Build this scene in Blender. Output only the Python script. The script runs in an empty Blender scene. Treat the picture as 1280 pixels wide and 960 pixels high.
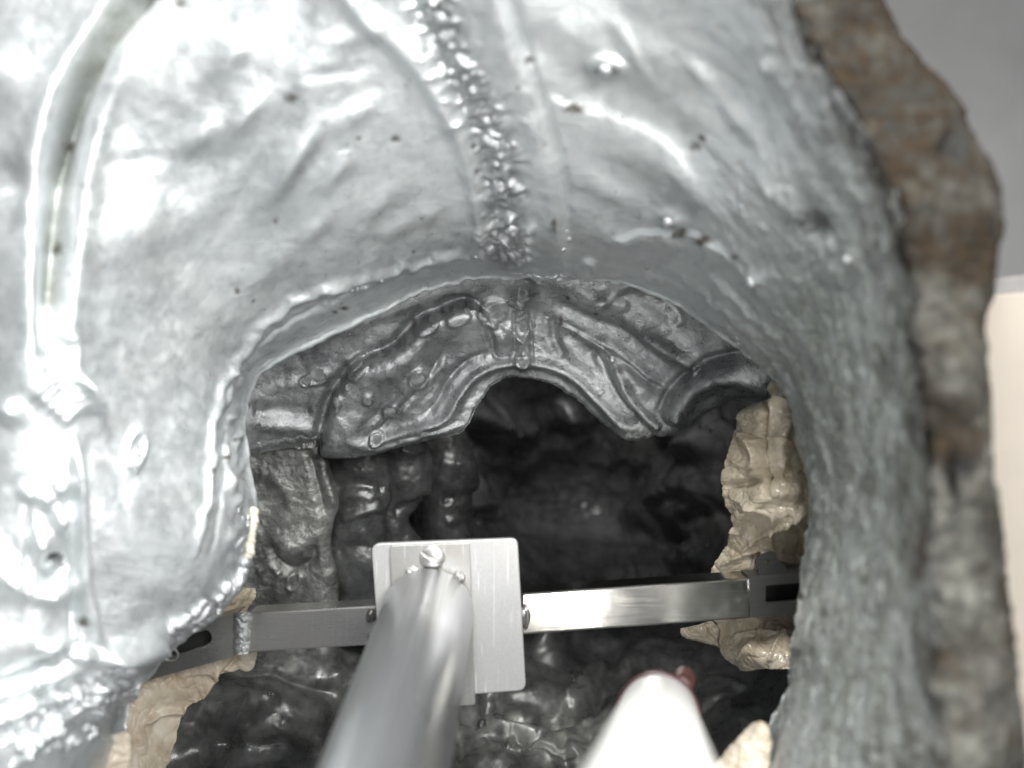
import bpy, bmesh, math, random
import numpy as np
from mathutils import Vector, Matrix

random.seed(7); rng = np.random.default_rng(11)
SC = bpy.context.scene
COL = SC.collection

# ------------------------------------------------------------------ camera
FPX = 1108.0                       # focal length in pixels of the 1280 wide photograph
CAM = np.array([0.0, 0.0, 0.75])
PITCH = math.radians(48)           # the camera looks down into the hollow casting
RT = np.array([1.0, 0.0, 0.0])
FW = np.array([0.0, math.cos(PITCH), -math.sin(PITCH)])
UP = np.array([0.0, math.sin(PITCH), math.cos(PITCH)])
cd = bpy.data.cameras.new('camera'); cam = bpy.data.objects.new('camera', cd); COL.objects.link(cam)
cam.matrix_world = Matrix(((RT[0], UP[0], -FW[0], CAM[0]), (RT[1], UP[1], -FW[1], CAM[1]),
                           (RT[2], UP[2], -FW[2], CAM[2]), (0, 0, 0, 1)))
cd.sensor_width = 36.0; cd.lens = 36.0 * FPX / 1280.0
cd.clip_start = 0.01; cd.clip_end = 50
cd.dof.use_dof = True; cd.dof.focus_distance = 0.57; cd.dof.aperture_fstop = 3.7
SC.camera = cam

# ------------------------------------------------------------------ light
wd = bpy.data.worlds.new('World'); SC.world = wd; wd.use_nodes = True
wd.node_tree.nodes['Background'].inputs[0].default_value = (0.96, 0.985, 1.0, 1)
wd.node_tree.nodes['Background'].inputs[1].default_value = 0.22

def W(a, b, c):
    """camera-frame metres (right, up, forward) -> world"""
    return CAM + a * RT + b * UP + c * FW

def lamp(name, pos, target, size, power, color):
    ld = bpy.data.lights.new(name, 'AREA'); ld.shape = 'DISK'; ld.size = size; ld.energy = power; ld.color = color
    o = bpy.data.objects.new(name, ld); COL.objects.link(o)
    p = Vector(W(*pos)); q = Vector(W(*target))
    o.location = p; o.rotation_euler = (q - p).to_track_quat('-Z', 'Y').to_euler()
    return o
lamp('work_lamp', (0.30, 0.24, -0.35), (-0.10, 0.0, 0.45), 0.24, 6.4, (1.0, 0.99, 0.975))
lamp('bar_fill_light', (0.08, -0.05, -0.03), (0.0, -0.1, 0.5), 0.08, 0.7, (1.0, 0.985, 0.96))  # added fill beside the lens, for the bright patch on the bar
lamp('top_fill_light', (-0.02, 0.60, -0.06), (0.0, -0.10, 0.42), 0.30, 9.5, (1.0, 0.99, 0.975))  # added fill from above, out of view, to whiten the pipe

vs = SC.view_settings
vs.view_transform = 'Standard'; vs.look = 'None'; vs.gamma = 1; vs.exposure = 0.15; vs.use_curve_mapping = False
SC.cycles.use_denoising = True; SC.cycles.denoiser = 'OPENIMAGEDENOISE'; SC.cycles.denoising_input_passes = 'RGB_ALBEDO_NORMAL'; SC.cycles.use_adaptive_sampling = True; SC.cycles.adaptive_threshold = 0.02
SC.cycles.max_bounces = 5; SC.cycles.diffuse_bounces = 3; SC.cycles.glossy_bounces = 4; SC.cycles.transmission_bounces = 0; SC.cycles.caustics_reflective = True

# ------------------------------------------------------------------ numpy helpers
def at(px, py, d):
    px = np.asarray(px, float); py = np.asarray(py, float); d = np.asarray(d, float)
    a = (px - 640) / FPX * d; b = (480 - py) / FPX * d
    return CAM + a[..., None] * RT + b[..., None] * UP + d[..., None] * FW

def crs(P, n):
    """Catmull-Rom resample along axis 0 to n samples"""
    P = np.asarray(P, float); m = len(P)
    Q = np.concatenate([[2 * P[0] - P[1]], P, [2 * P[-1] - P[-2]]])
    u = np.linspace(0, m - 1, n); i = np.minimum(u.astype(int), m - 2); t = u - i
    t = t.reshape((-1,) + (1,) * (P.ndim - 1))
    p0, p1, p2, p3 = Q[i], Q[i + 1], Q[i + 2], Q[i + 3]
    return 0.5 * (2 * p1 + (p2 - p0) * t + (2 * p0 - 5 * p1 + 4 * p2 - p3) * t * t + (3 * p1 - p0 - 3 * p2 + p3) * t ** 3)

def crs2(G, nu, nv):
    A = crs(G, nu)
    return np.swapaxes(crs(np.swapaxes(A, 0, 1), nv), 0, 1)

def hsh(ix, iy, iz, seed):
    h = (ix.astype(np.uint32) * np.uint32(374761393) + iy.astype(np.uint32) * np.uint32(668265263)
         + iz.astype(np.uint32) * np.uint32(2147483647) + np.uint32(seed * 974711 + 12345))
    h = (h ^ (h >> np.uint32(13))) * np.uint32(1274126177)
    h = (h ^ (h >> np.uint32(16))) * np.uint32(2246822519)
    h = h ^ (h >> np.uint32(15))
    return h.astype(np.float64) / 4294967295.0

def vnoise(x, y, z=None, seed=0):
    if z is None: z = np.zeros_like(x) + 0.37
    xf, yf, zf = np.floor(x), np.floor(y), np.floor(z)
    ix, iy, iz = xf.astype(np.int64), yf.astype(np.int64), zf.astype(np.int64)
    fx, fy, fz = x - xf, y - yf, z - zf
    fx = fx ** 3 * (fx * (fx * 6 - 15) + 10); fy = fy ** 3 * (fy * (fy * 6 - 15) + 10); fz = fz ** 3 * (fz * (fz * 6 - 15) + 10)
    r = 0
    for a in (0, 1):
        for b in (0, 1):
            for c in (0, 1):
                w = (fx if a else 1 - fx) * (fy if b else 1 - fy) * (fz if c else 1 - fz)
                r = r + w * hsh(ix + a, iy + b, iz + c, seed)
    return r * 2 - 1

def fbm(x, y, z=None, seed=0, o=4, g=0.5):
    s = 0; a = 1.0; t = 0
    for k in range(o):
        f = 2.03 ** k
        s = s + a * vnoise(x * f + 13.1 * k, y * f + 7.7 * k, None if z is None else z * f, seed + k); t += a; a *= g
    return s / t

def pdist(X, Y, pts, smooth=True):
    """distance, signed side and running parameter of a smoothed polyline"""
    pts = np.array(pts, float)
    if smooth and len(pts) > 2: pts = crs(pts, (len(pts) - 1) * 6 + 1)
    best = np.full(X.shape, 1e9); side = np.zeros(X.shape); par = np.zeros(X.shape)
    n = len(pts) - 1
    for k in range(n):
        ax, ay = pts[k]; bx, by = pts[k + 1]; dx, dy = bx - ax, by - ay; L2 = dx * dx + dy * dy + 1e-9
        t = np.clip(((X - ax) * dx + (Y - ay) * dy) / L2, 0, 1)
        ex, ey = X - ax - t * dx, Y - ay - t * dy; q = ex * ex + ey * ey
        m = q < best
        best = np.where(m, q, best); side = np.where(m, dx * ey - dy * ex, side); par = np.where(m, (k + t) / n, par)
    return np.sqrt(best), np.sign(side), par

class Relief:
    """height field over a surface, authored from marks seen on it"""
    def __init__(s, X, Y): s.X, s.Y = X, Y; s.h = np.zeros(X.shape)
    def _box(s, pts, m):
        p = np.array(pts, float)
        return ((s.X > p[:, 0].min() - m) & (s.X < p[:, 0].max() + m) & (s.Y > p[:, 1].min() - m) & (s.Y < p[:, 1].max() + m))
    def ridge(s, pts, w, amp, w2=None, taper=True, wob=0.0):
        """gaussian ridge; w on the left of travel (screen), w2 on the right"""
        w2 = w if w2 is None else w2
        m = s._box(pts, 3.2 * max(w, w2) + 4); X = s.X[m]; Y = s.Y[m]
        if not len(X): return
        if wob:
            X = X + wob * vnoise(X / 14., Y / 14., None, 51); Y = Y + wob * vnoise(X / 14., Y / 14., None, 52)
        d, sd, u = pdist(X, Y, pts)
        ww = np.where(sd < 0, w, w2)
        e = np.exp(-(d / ww) ** 2)
        if taper: e = e * np.clip(np.minimum(u, 1 - u) * 8 + 0.25, 0, 1)
        s.h[m] += amp * e
    def bump(s, x, y, rx, ry, rot, amp, p=1.0):
        R = 3 * max(rx, ry); m = s._box([(x, y)], R); dx = s.X[m] - x; dy = s.Y[m] - y
        c, q = math.cos(math.radians(rot)), math.sin(math.radians(rot))
        a = (dx * c + dy * q) / rx; b = (-dx * q + dy * c) / ry
        s.h[m] += amp * np.exp(-(a * a + b * b) ** p)
    def ring(s, x, y, rx, ry, rot, amp, w=0.25, fill=0.0):
        R = 2.2 * max(rx, ry); m = s._box([(x, y)], R); dx = s.X[m] - x; dy = s.Y[m] - y
        c, q = math.cos(math.radians(rot)), math.sin(math.radians(rot))
        r = np.hypot((dx * c + dy * q) / rx, (-dx * q + dy * c) / ry)
        s.h[m] += amp * np.exp(-((r - 1) / w) ** 2) + fill * np.exp(-r ** 6)
    def plateau(s, poly, amp, soft=4.0):
        """raised patch inside a closed outline"""
        m = s._box(poly, soft * 3); X = s.X[m]; Y = s.Y[m]
        P = crs(np.array(poly + [poly[0]], float), len(poly) * 5 + 1)
        d, _, _ = pdist(X, Y, P, False)
        ins = np.zeros(X.shape, bool)
        for k in range(len(P) - 1):
            (x1, y1), (x2, y2) = P[k], P[k + 1]
            c = ((y1 > Y) != (y2 > Y)) & (X < (x2 - x1) * (Y - y1) / (y2 - y1 + 1e-9) + x1)
            ins ^= c
        sg = np.where(ins, d, -d)
        s.h[m] += amp / (1 + np.exp(-sg / soft * 2.2))

# ------------------------------------------------------------------ object helpers
def tag(o, label=None, cat=None, group=None, kind=None):
    if label: o['label'] = label
    if cat: o['category'] = cat
    if group: o['group'] = group
    if kind: o['kind'] = kind
    return o
def empty(name, pos, label, cat, group=None):
    o = bpy.data.objects.new(name, None); COL.objects.link(o); o.location = Vector(pos); o.empty_display_size = 0.02
    return tag(o, label, cat, group)
def link(name, me, mat, parent=None, smooth=True):
    o = bpy.data.objects.new(name, me); COL.objects.link(o)
    if mat is not None and not len(me.materials): me.materials.append(mat)
    if smooth and len(me.polygons): me.polygons.foreach_set('use_smooth', np.ones(len(me.polygons), bool))
    if parent is not None:
        o.parent = parent; o.matrix_parent_inverse = parent_inv(parent)
    return o
def parent_inv(p):
    M = Matrix.Translation(p.location) if p.parent is None else parent_world(p)
    return M.inverted()
def parent_world(p):
    if p.parent is None: return Matrix.LocRotScale(p.location, p.rotation_euler, p.scale)
    return parent_world(p.parent) @ p.matrix_parent_inverse @ Matrix.LocRotScale(p.location, p.rotation_euler, p.scale)

def grid_normals(P):
    du = np.gradient(P, axis=0); dv = np.gradient(P, axis=1)
    N = np.cross(du, dv); N /= (np.linalg.norm(N, axis=-1, keepdims=True) + 1e-12)
    s = np.sign(np.sum(N * (CAM - P), axis=-1)); flip = np.median(s)
    return N * (flip if flip != 0 else 1)

def grid_mesh(name, P, stain=None, flow=None):
    nu, nv = P.shape[:2]
    me = bpy.data.meshes.new(name)
    idx = np.arange(nu * nv).reshape(nu, nv)
    q = np.stack([idx[:-1, :-1], idx[1:, :-1], idx[1:, 1:], idx[:-1, 1:]], -1).reshape(-1, 4)
    # orient towards the camera
    a, b, c = (P.reshape(-1, 3)[q[:, k]] for k in (0, 1, 2))
    n = np.cross(b - a, c - a)
    if np.median(np.sign(np.sum(n * (CAM - a), 1))) < 0: q = q[:, ::-1]
    me.vertices.add(nu * nv); me.vertices.foreach_set('co', P.reshape(-1).astype(np.float32))
    me.loops.add(q.size); me.loops.foreach_set('vertex_index', q.reshape(-1).astype(np.int32))
    me.polygons.add(len(q)); me.polygons.foreach_set('loop_start', (np.arange(len(q)) * 4).astype(np.int32))
    try: me.polygons.foreach_set('loop_total', np.full(len(q), 4, np.int32))
    except Exception: pass
    me.update(calc_edges=True)
    if stain is not None:
        at_ = me.attributes.new('stain', 'FLOAT_COLOR', 'POINT')
        s4 = np.ones((nu * nv, 4), np.float32); s4[:, :3] = np.clip(stain.reshape(-1, 3), 0, 1); at_.data.foreach_set('color', s4.reshape(-1))
    if flow is not None:
        at_ = me.attributes.new('flow', 'FLOAT_VECTOR', 'POINT'); at_.data.foreach_set('vector', flow.reshape(-1).astype(np.float32))
    me.validate()
    return me

def lookup(S, px, py):
    k = np.argmin((S['X'] - px) ** 2 + (S['Y'] - py) ** 2); i, j = np.unravel_index(k, S['X'].shape)
    return S['P'][i, j], S['N'][i, j]

# ------------------------------------------------------------------ materials
class NT:
    def __init__(s, name):
        s.m = bpy.data.materials.new(name); s.m.use_nodes = True; s.t = s.m.node_tree; s.n = s.t.nodes
        s.b = s.n['Principled BSDF']
        s.co = s.n.new('ShaderNodeTexCoord').outputs['Object']
    def L(s, a, b): s.t.links.new(a, b)
    def val(s, sock, v):
        if hasattr(v, 'is_linked'): s.L(v, sock)
        else: sock.default_value = v
    def attr(s, name, out='Color'):
        a = s.n.new('ShaderNodeAttribute'); a.attribute_name = name; return a.outputs[out]
    def sep(s, c):
        k = s.n.new('ShaderNodeSeparateColor'); s.L(c, k.inputs[0]); return k.outputs
    def mapping(s, vec, scale):
        k = s.n.new('ShaderNodeMapping'); s.L(vec, k.inputs[0]); k.inputs['Scale'].default_value = scale; return k.outputs[0]
    def noise(s, scale, detail=4, rough=0.55, vec=None, dist=0.0):
        k = s.n.new('ShaderNodeTexNoise'); k.inputs['Scale'].default_value = scale; k.inputs['Detail'].default_value = detail
        k.inputs['Roughness'].default_value = rough; k.inputs['Distortion'].default_value = dist
        s.L(vec if vec is not None else s.co, k.inputs['Vector']); return k.outputs[0]
    def voro(s, scale, vec=None):
        k = s.n.new('ShaderNodeTexVoronoi'); k.inputs['Scale'].default_value = scale
        s.L(vec if vec is not None else s.co, k.inputs['Vector']); return k.outputs['Distance']
    def ramp(s, f, stops):
        k = s.n.new('ShaderNodeValToRGB'); s.L(f, k.inputs[0]); e = k.color_ramp.elements
        while len(e) < len(stops): e.new(0.5)
        for q, (p, c) in zip(e, stops):
            q.position = p; q.color = (c, c, c, 1) if isinstance(c, (int, float)) else (*c, 1)
        return k.outputs[0]
    def mix(s, f, a, b, mode='MIX'):
        k = s.n.new('ShaderNodeMix'); k.data_type = 'RGBA'; k.blend_type = mode
        s.val(k.inputs[0], f)
        for sock, v in ((k.inputs[6], a), (k.inputs[7], b)):
            if hasattr(v, 'is_linked'): s.L(v, sock)
            else: sock.default_value = (*v, 1) if len(v) == 3 else v
        return k.outputs[2]
    def math(s, op, a, b=0.0, clamp=False):
        k = s.n.new('ShaderNodeMath'); k.operation = op; k.use_clamp = clamp; s.val(k.inputs[0], a); s.val(k.inputs[1], b); return k.outputs[0]
    def bump(s, h, strength, dist=0.001, prev=None):
        k = s.n.new('ShaderNodeBump'); k.inputs['Strength'].default_value = strength; k.inputs['Distance'].default_value = dist
        s.L(h, k.inputs['Height'])
        if prev is not None: s.L(prev, k.inputs['Normal'])
        return k.outputs[0]

def zinc_mat(name, light, dark, metallic, r0, r1, bump=0.5, speck=0.3, streak=True, patina=(0.19, 0.205, 0.175), marks=True, ms=130):
    n = NT(name)
    big = n.noise(20, 3, 0.6, dist=0.5); mid = n.noise(ms, 6, 0.66, dist=0.4)
    c = n.mix(n.ramp(n.math('ADD', n.math('MULTIPLY', big, 0.55), n.math('MULTIPLY', mid, 0.45)), [(0.38, 0), (0.60, 1)]), dark, light)
    hgt = mid
    if streak:
        fl = n.attr('flow', 'Vector')
        brush = n.noise(1.0, 4, 0.65, n.mapping(fl, (70, 900, 1)))
        c = n.mix(n.math('MULTIPLY', n.ramp(brush, [(0.35, 0), (0.65, 1)]), 0.22), c, dark)
        hgt = n.math('ADD', mid, n.math('MULTIPLY', brush, 0.35))
    if speck:
        gr = n.noise(900, 3, 0.75)
        sp = n.ramp(gr, [(0.56, 0), (0.68, 1)])
        c = n.mix(n.math('MULTIPLY', sp, speck), c, (0.06, 0.06, 0.055))
        hgt = n.math('ADD', hgt, n.math('MULTIPLY', gr, 0.05 + 0.12 * speck))
    rr = n.ramp(mid, [(0.34, r0), (0.64, r1)])
    if marks:
        st = n.sep(n.attr('stain'))
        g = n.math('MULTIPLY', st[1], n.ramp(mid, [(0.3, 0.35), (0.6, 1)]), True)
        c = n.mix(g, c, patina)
        f2 = n.noise(170, 4, 0.68)
        br = n.mix(n.ramp(f2, [(0.35, 0), (0.65, 1)]), (0.010, 0.007, 0.005), (0.042, 0.031, 0.020))
        rmask = n.math('MULTIPLY', st[0], n.ramp(f2, [(0.25, 0.5), (0.55, 1)]), True)
        c = n.mix(rmask, c, br)
        c = n.mix(st[2], c, (0.035, 0.036, 0.034))
        dull = n.math('MAXIMUM', rmask, n.math('MULTIPLY', g, 0.45))
        n.L(n.math('MULTIPLY', n.math('SUBTRACT', 1.0, dull, True), metallic), n.b.inputs['Metallic'])
        rr = n.math('ADD', rr, n.math('MULTIPLY', dull, 0.3), True)
    else: n.b.inputs['Metallic'].default_value = metallic
    n.L(c, n.b.inputs['Base Color']); n.L(rr, n.b.inputs['Roughness'])
    n.L(n.bump(hgt, bump, 0.003), n.b.inputs['Normal'])
    return n.m

M = {}
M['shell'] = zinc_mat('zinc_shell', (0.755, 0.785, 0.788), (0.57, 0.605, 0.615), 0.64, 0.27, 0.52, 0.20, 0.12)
M['collar'] = zinc_mat('zinc_collar', (0.50, 0.51, 0.515), (0.21, 0.22, 0.225), 0.72, 0.22, 0.42, 0.42, 0.5)
M['panel'] = zinc_mat('zinc_panel', (0.40, 0.405, 0.385), (0.13, 0.135, 0.13), 0.6, 0.26, 0.48, 0.5, 0.65, False)
M['cavity'] = zinc_mat('blackened_zinc', (0.12, 0.125, 0.122), (0.045, 0.048, 0.047), 0.30, 0.20, 0.38, 0.13, 0.25, False, (0.34, 0.34, 0.31), True, 90)
M['rim'] = zinc_mat('corroded_zinc', (0.17, 0.17, 0.15), (0.03, 0.029, 0.026), 0.2, 0.50, 0.75, 0.9, 0.4, False)
M['rim'].node_tree.nodes['Principled BSDF'].inputs['Specular IOR Level'].default_value = 0.12
M['bead'] = zinc_mat('solder', (0.86, 0.87, 0.88), (0.56, 0.58, 0.60), 0.85, 0.20, 0.40, 0.35, 0.0, False, marks=False, ms=260)
M['bead_dark'] = zinc_mat('dull_solder', (0.50, 0.51, 0.51), (0.30, 0.31, 0.31), 0.75, 0.22, 0.42, 0.5, 0.4, False, marks=False, ms=260)
M['bead_black'] = zinc_mat('black_solder', (0.16, 0.165, 0.16), (0.07, 0.072, 0.07), 0.8, 0.12, 0.3, 0.4, 0.0, False, marks=False, ms=260)

def steel_mat(name, col, r0, r1, axis, metallic=1.0, scratch=0.2, tint=None, brush=0.35):
    n = NT(name)
    sc = {'x': (6, 900, 900), 'y': (900, 6, 900), 'z': (900, 900, 6)}[axis]
    br = n.noise(1.0, 3, 0.6, n.mapping(n.co, sc)); cl = n.noise(45, 4, 0.6)
    c = n.mix(n.math('MULTIPLY', n.ramp(br, [(0.3, 0), (0.7, 1)]), brush), col, tuple(v * 0.55 for v in col))
    c = n.mix(n.math('MULTIPLY', n.ramp(cl, [(0.42, 0), (0.7, 1)]), 0.4), c, tint or tuple(v * 0.8 for v in col))
    sm = n.ramp(n.noise(1.0, 2, 0.5, n.mapping(n.co, (750, 22, 22))), [(0.64, 0), (0.68, 1)])
    n.L(n.mix(n.math('MULTIPLY', sm, scratch), c, (0.9, 0.9, 0.9)), n.b.inputs['Base Color'])
    n.b.inputs['Metallic'].default_value = metallic
    n.L(n.ramp(n.math('ADD', n.math('MULTIPLY', br, 0.45), n.math('MULTIPLY', cl, 0.55)), [(0.35, r0), (0.65, r1)]), n.b.inputs['Roughness'])
    n.L(n.bump(br, 0.10, 0.0002), n.b.inputs['Normal'])
    return n.m
M['tube'] = steel_mat('brushed_aluminium_tube', (0.62, 0.63, 0.645), 0.27, 0.37, 'z', 0.88, 0.0, None, 0.45)
M['bar'] = steel_mat('bright_steel_bar', (0.55, 0.54, 0.51), 0.10, 0.17, 'x', 1.0, 0.12, (0.42, 0.38, 0.31))
M['bracket'] = steel_mat('grey_steel_bracket', (0.46, 0.455, 0.45), 0.24, 0.36, 'x', 0.95, 0.1, (0.34, 0.31, 0.26))
M['endsteel'] = steel_mat('dull_end_steel', (0.17, 0.168, 0.165), 0.34, 0.46, 'x', 0.85, 0.05)
M['darksteel'] = steel_mat('dark_steel', (0.07, 0.07, 0.07), 0.4, 0.55, 'x', 0.6, 0.0)
M['plate'] = steel_mat('satin_plate', (0.56, 0.56, 0.555), 0.36, 0.50, 'y', 0.5, 0.6)
M['clamp'] = steel_mat('stained_clamp_plate', (0.50, 0.50, 0.485), 0.34, 0.46, 'y', 0.65, 0.3, (0.33, 0.29, 0.22))
M['screw'] = steel_mat('screw_steel', (0.66, 0.65, 0.63), 0.30, 0.42, 'x', 0.9, 0.1)

def plain_mat(name, c1, c2, rough, scale=60, bump=0.1, bdist=0.0008, sss=0.0, spec=0.5):
    n = NT(name); f = n.noise(scale, 5, 0.6)
    n.L(n.mix(n.ramp(f, [(0.35, 0), (0.65, 1)]), c1, c2), n.b.inputs['Base Color'])
    n.b.inputs['Roughness'].default_value = rough; n.b.inputs['Specular IOR Level'].default_value = spec
    if sss: n.b.inputs['Subsurface Weight'].default_value = sss; n.b.inputs['Subsurface Radius'].default_value = (0.004, 0.003, 0.002)
    n.L(n.bump(f, bump, bdist), n.b.inputs['Normal'])
    return n.m
M['pipe'] = plain_mat('white_plastic', (0.86, 0.855, 0.83), (0.88, 0.875, 0.855), 0.32, 30, 0.02)
M['ring'] = plain_mat('maroon_rubber', (0.05, 0.012, 0.014), (0.03, 0.012, 0.013), 0.4, 90, 0.1)
M['stub'] = plain_mat('red_brown_plastic', (0.09, 0.035, 0.03), (0.055, 0.025, 0.022), 0.45, 120, 0.15)
M['wall'] = plain_mat('grey_wall', (0.46, 0.455, 0.455), (0.30, 0.297, 0.297), 0.85, 1.6, 0.05, 0.002)
M['board'] = plain_mat('cream_foam', (0.38, 0.34, 0.29), (0.35, 0.315, 0.27), 0.8, 25, 0.1)
M['boardgrey'] = plain_mat('pale_grey_board', (0.24, 0.235, 0.23), (0.20, 0.195, 0.19), 0.8, 40, 0.1)
M['filler'] = plain_mat('cream_filler', (0.72, 0.69, 0.58), (0.60, 0.57, 0.47), 0.6, 200, 0.5)

def paper_mat(name, c1, c2, rough, coat):
    n = NT(name)
    a = n.noise(35, 4, 0.6, dist=0.5); s = n.sep(n.attr('stain')); f = n.noise(300, 3, 0.65)
    c = n.mix(n.ramp(a, [(0.35, 0), (0.65, 1)]), c1, c2)
    c = n.mix(n.math('MULTIPLY', s[0], n.ramp(f, [(0.3, 0.4), (0.6, 1)]), True), c, (0.30, 0.19, 0.09))
    n.L(c, n.b.inputs['Base Color']); n.b.inputs['Roughness'].default_value = rough
    n.b.inputs['Specular IOR Level'].default_value = 0.6
    n.b.inputs['Coat Weight'].default_value = coat; n.b.inputs['Coat Roughness'].default_value = 0.10
    cr1 = n.math('ABSOLUTE', n.math('SUBTRACT', n.noise(60, 2, 0.5, dist=2.2), 0.5)); cr2 = n.math('ABSOLUTE', n.math('SUBTRACT', n.noise(130, 1, 0.5, dist=1.6), 0.5))
    n.L(n.bump(n.math('ADD', cr1, n.math('MULTIPLY', cr2, 0.3)), 0.14 + 0.26 * coat, 0.009), n.b.inputs['Normal'])
    return n.m
M['paper'] = paper_mat('waxed_cream_paper', (0.62, 0.55, 0.43), (0.50, 0.43, 0.315), 0.36, 1.0)
M['paper2'] = paper_mat('soiled_cream_paper', (0.66, 0.60, 0.50), (0.50, 0.43, 0.32), 0.55, 0.1)
M['tape'] = plain_mat('clear_tape', (0.62, 0.62, 0.64), (0.52, 0.52, 0.53), 0.15, 80, 0.2)

# ------------------------------------------------------------------ surroundings
def box_mesh(name, lo, hi, bev=0.0):
    bm = bmesh.new(); bmesh.ops.create_cube(bm, size=1)
    for v in bm.verts:
        v.co = Vector([lo[k] + (v.co[k] + 0.5) * (hi[k] - lo[k]) for k in range(3)])
        v.co = Vector(W(*v.co))
    if bev: bmesh.ops.bevel(bm, geom=bm.edges[:], offset=bev, segments=3, affect='EDGES', profile=0.5)
    bmesh.ops.recalc_face_normals(bm, faces=bm.faces[:])
    me = bpy.data.meshes.new(name); bm.to_mesh(me); bm.free(); return me
wall = link('background_wall', box_mesh('background_wall', (-1.2, -1.0, 1.30), (1.6, 1.2, 1.34)), M['wall'], None, False)
tag(wall, 'plain grey wall out of focus behind the casting', None, None, 'structure')

# ------------------------------------------------------------------ the casting
casting = empty('zinc_casting', at(640, 900, 0.62), 'hollow silvery zinc casting seen from inside, with soldered seams and an arched opening', 'casting')

# outer shell: (edge of the opening) -> (far boundary)
EO = [((120,1010,.44),(-170,1060,.33)), ((157,930,.45),(-170,980,.33)), ((172,874,.455),(-170,915,.335)), ((187,844,.46),(-170,860,.34)),
      ((225,802,.465),(-170,800,.345)), ((270,769,.47),(-170,740,.35)), ((300,727,.475),(-170,670,.35)), ((321,652,.48),(-170,590,.35)),
      ((312,570,.49),(-170,480,.35)), ((313,512,.50),(-170,330,.35)), ((333,462,.505),(-170,140,.35)), ((400,425,.515),(-80,-100,.34)),
      ((475,391,.52),(200,-130,.345)), ((539,363,.525),(400,-140,.35)), ((600,351,.525),(520,-140,.35)), ((662,351,.525),(650,-140,.35)),
      ((749,352,.52),(790,-140,.345)), ((837,376,.51),(935,-120,.325)), ((905,424,.495),(1000,20,.32)), ((950,455,.485),(1045,112,.315)),
      ((972,474,.48),(1080,168,.31)), ((991,510,.475),(1110,228,.305)), ((1002,555,.47),(1135,312,.30)), ((1010,600,.465),(1150,420,.30)),
      ((1014,637,.46),(1158,520,.295)), ((1006,694,.455),(1165,620,.295)), ((996,750,.45),(1170,715,.29)), ((990,802,.445),(1175,800,.29)),
      ((984,844,.44),(1178,870,.29)), ((972,880,.435),(1180,935,.285)), ((952,922,.43),(1182,1000,.285)), ((930,985,.425),(1185,1070,.285))]
RIMO = {17:(1050,-130), 18:(1110,12), 19:(1152,76), 20:(1192,118), 21:(1224,178), 22:(1252,242), 23:(1246,338), 24:(1231,405), 25:(1235,490),
        26:(1243,580), 27:(1254,680), 28:(1263,765), 29:(1272,850), 30:(1280,930), 31:(1292,1060)}
PROF = [(.16,0,.05), (.030,0,.016), (.0,0,.0065), (.016,0,0), (.05,.15,0), (.11,.30,0), (.20,.44,0), (.33,.57,0), (.48,.68,0), (.64,.79,0), (.82,.90,0), (1,1,0)]
G = []
for E, O in EO:
    E = np.array(E, float); O = np.array(O, float)
    k = len(G); wl = max(0, 1 - abs(k - 9) / 4.0)
    GL = dict(zip([.33, .48, .64, .82, 1], [.60, .76, .81, .64, .38]))
    G.append([[*(E[:2] + f * (O[:2] - E[:2])), E[2] + (g + wl * (GL.get(f, g) - g)) * (O[2] - E[2]) + ex] for f, g, ex in PROF])
NU, NV = 961, 397
A = crs2(np.array(G), NU, NV)
X, Y, D = A[..., 0].copy(), A[..., 1].copy(), A[..., 2]
_u = np.linspace(0, 1, NU)[:, None] + 0 * X; _w = np.clip((.36 - np.linspace(0, 1, NV)) / .12, 0, 1)[None, :]
X += _w * 4.5 * fbm(_u * 70, 0 * _u, None, 15, 4, .6); Y += _w * 5.5 * fbm(_u * 70, 0 * _u + 5.5, None, 17, 4, .6)
P0 = at(X, Y, D); N0 = grid_normals(P0)
uu = np.linspace(0, 1, NU)[:, None] + 0 * X; ss = np.linspace(0, 1, NV)[None, :] + 0 * X
R = Relief(X, Y)
near = np.clip((X - 300) / 900, 0, 1)
flowx = uu * 1.25; flowy = ss * 0.3
# cast skin: soft dents, drag lines along the wall
R.h += 0.0028 * fbm(P0[..., 0] * 16, P0[..., 1] * 16, P0[..., 2] * 16, 3, 3)
R.h += 0.0010 * fbm(P0[..., 0] * 55, P0[..., 1] * 55, P0[..., 2] * 55, 9, 4)
rightw = np.clip((X - 820) / 160, 0, 1)
R.h += rightw * (0.0011 * fbm(flowx * 12, flowy * 90, None, 21, 4) + 0.0006 * fbm(flowx * 150, flowy * 240, None, 25, 4, .65))
pit = fbm(P0[..., 0] * 130, P0[..., 1] * 130, P0[..., 2] * 130, 27, 3); R.h -= rightw * 0.0022 * np.clip(pit - .18, 0, 1)
R.h += rightw * 0.0030 * np.clip(-pit - .30, 0, 1)
leftw = np.clip((330 - X) / 150, 0, 1) * np.clip((Y - 280) / 80, 0, 1) * np.clip((X - 90) / 40, 0, 1)
R.h += leftw * 0.00022 * fbm(flowx * 190, flowy * 22, None, 31, 3)
edgew = np.exp(-((ss - 0.30) / 0.05) ** 2)
R.h += edgew * 0.0012 * fbm(flowx * 110, flowy * 120, None, 41, 4)
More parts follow.
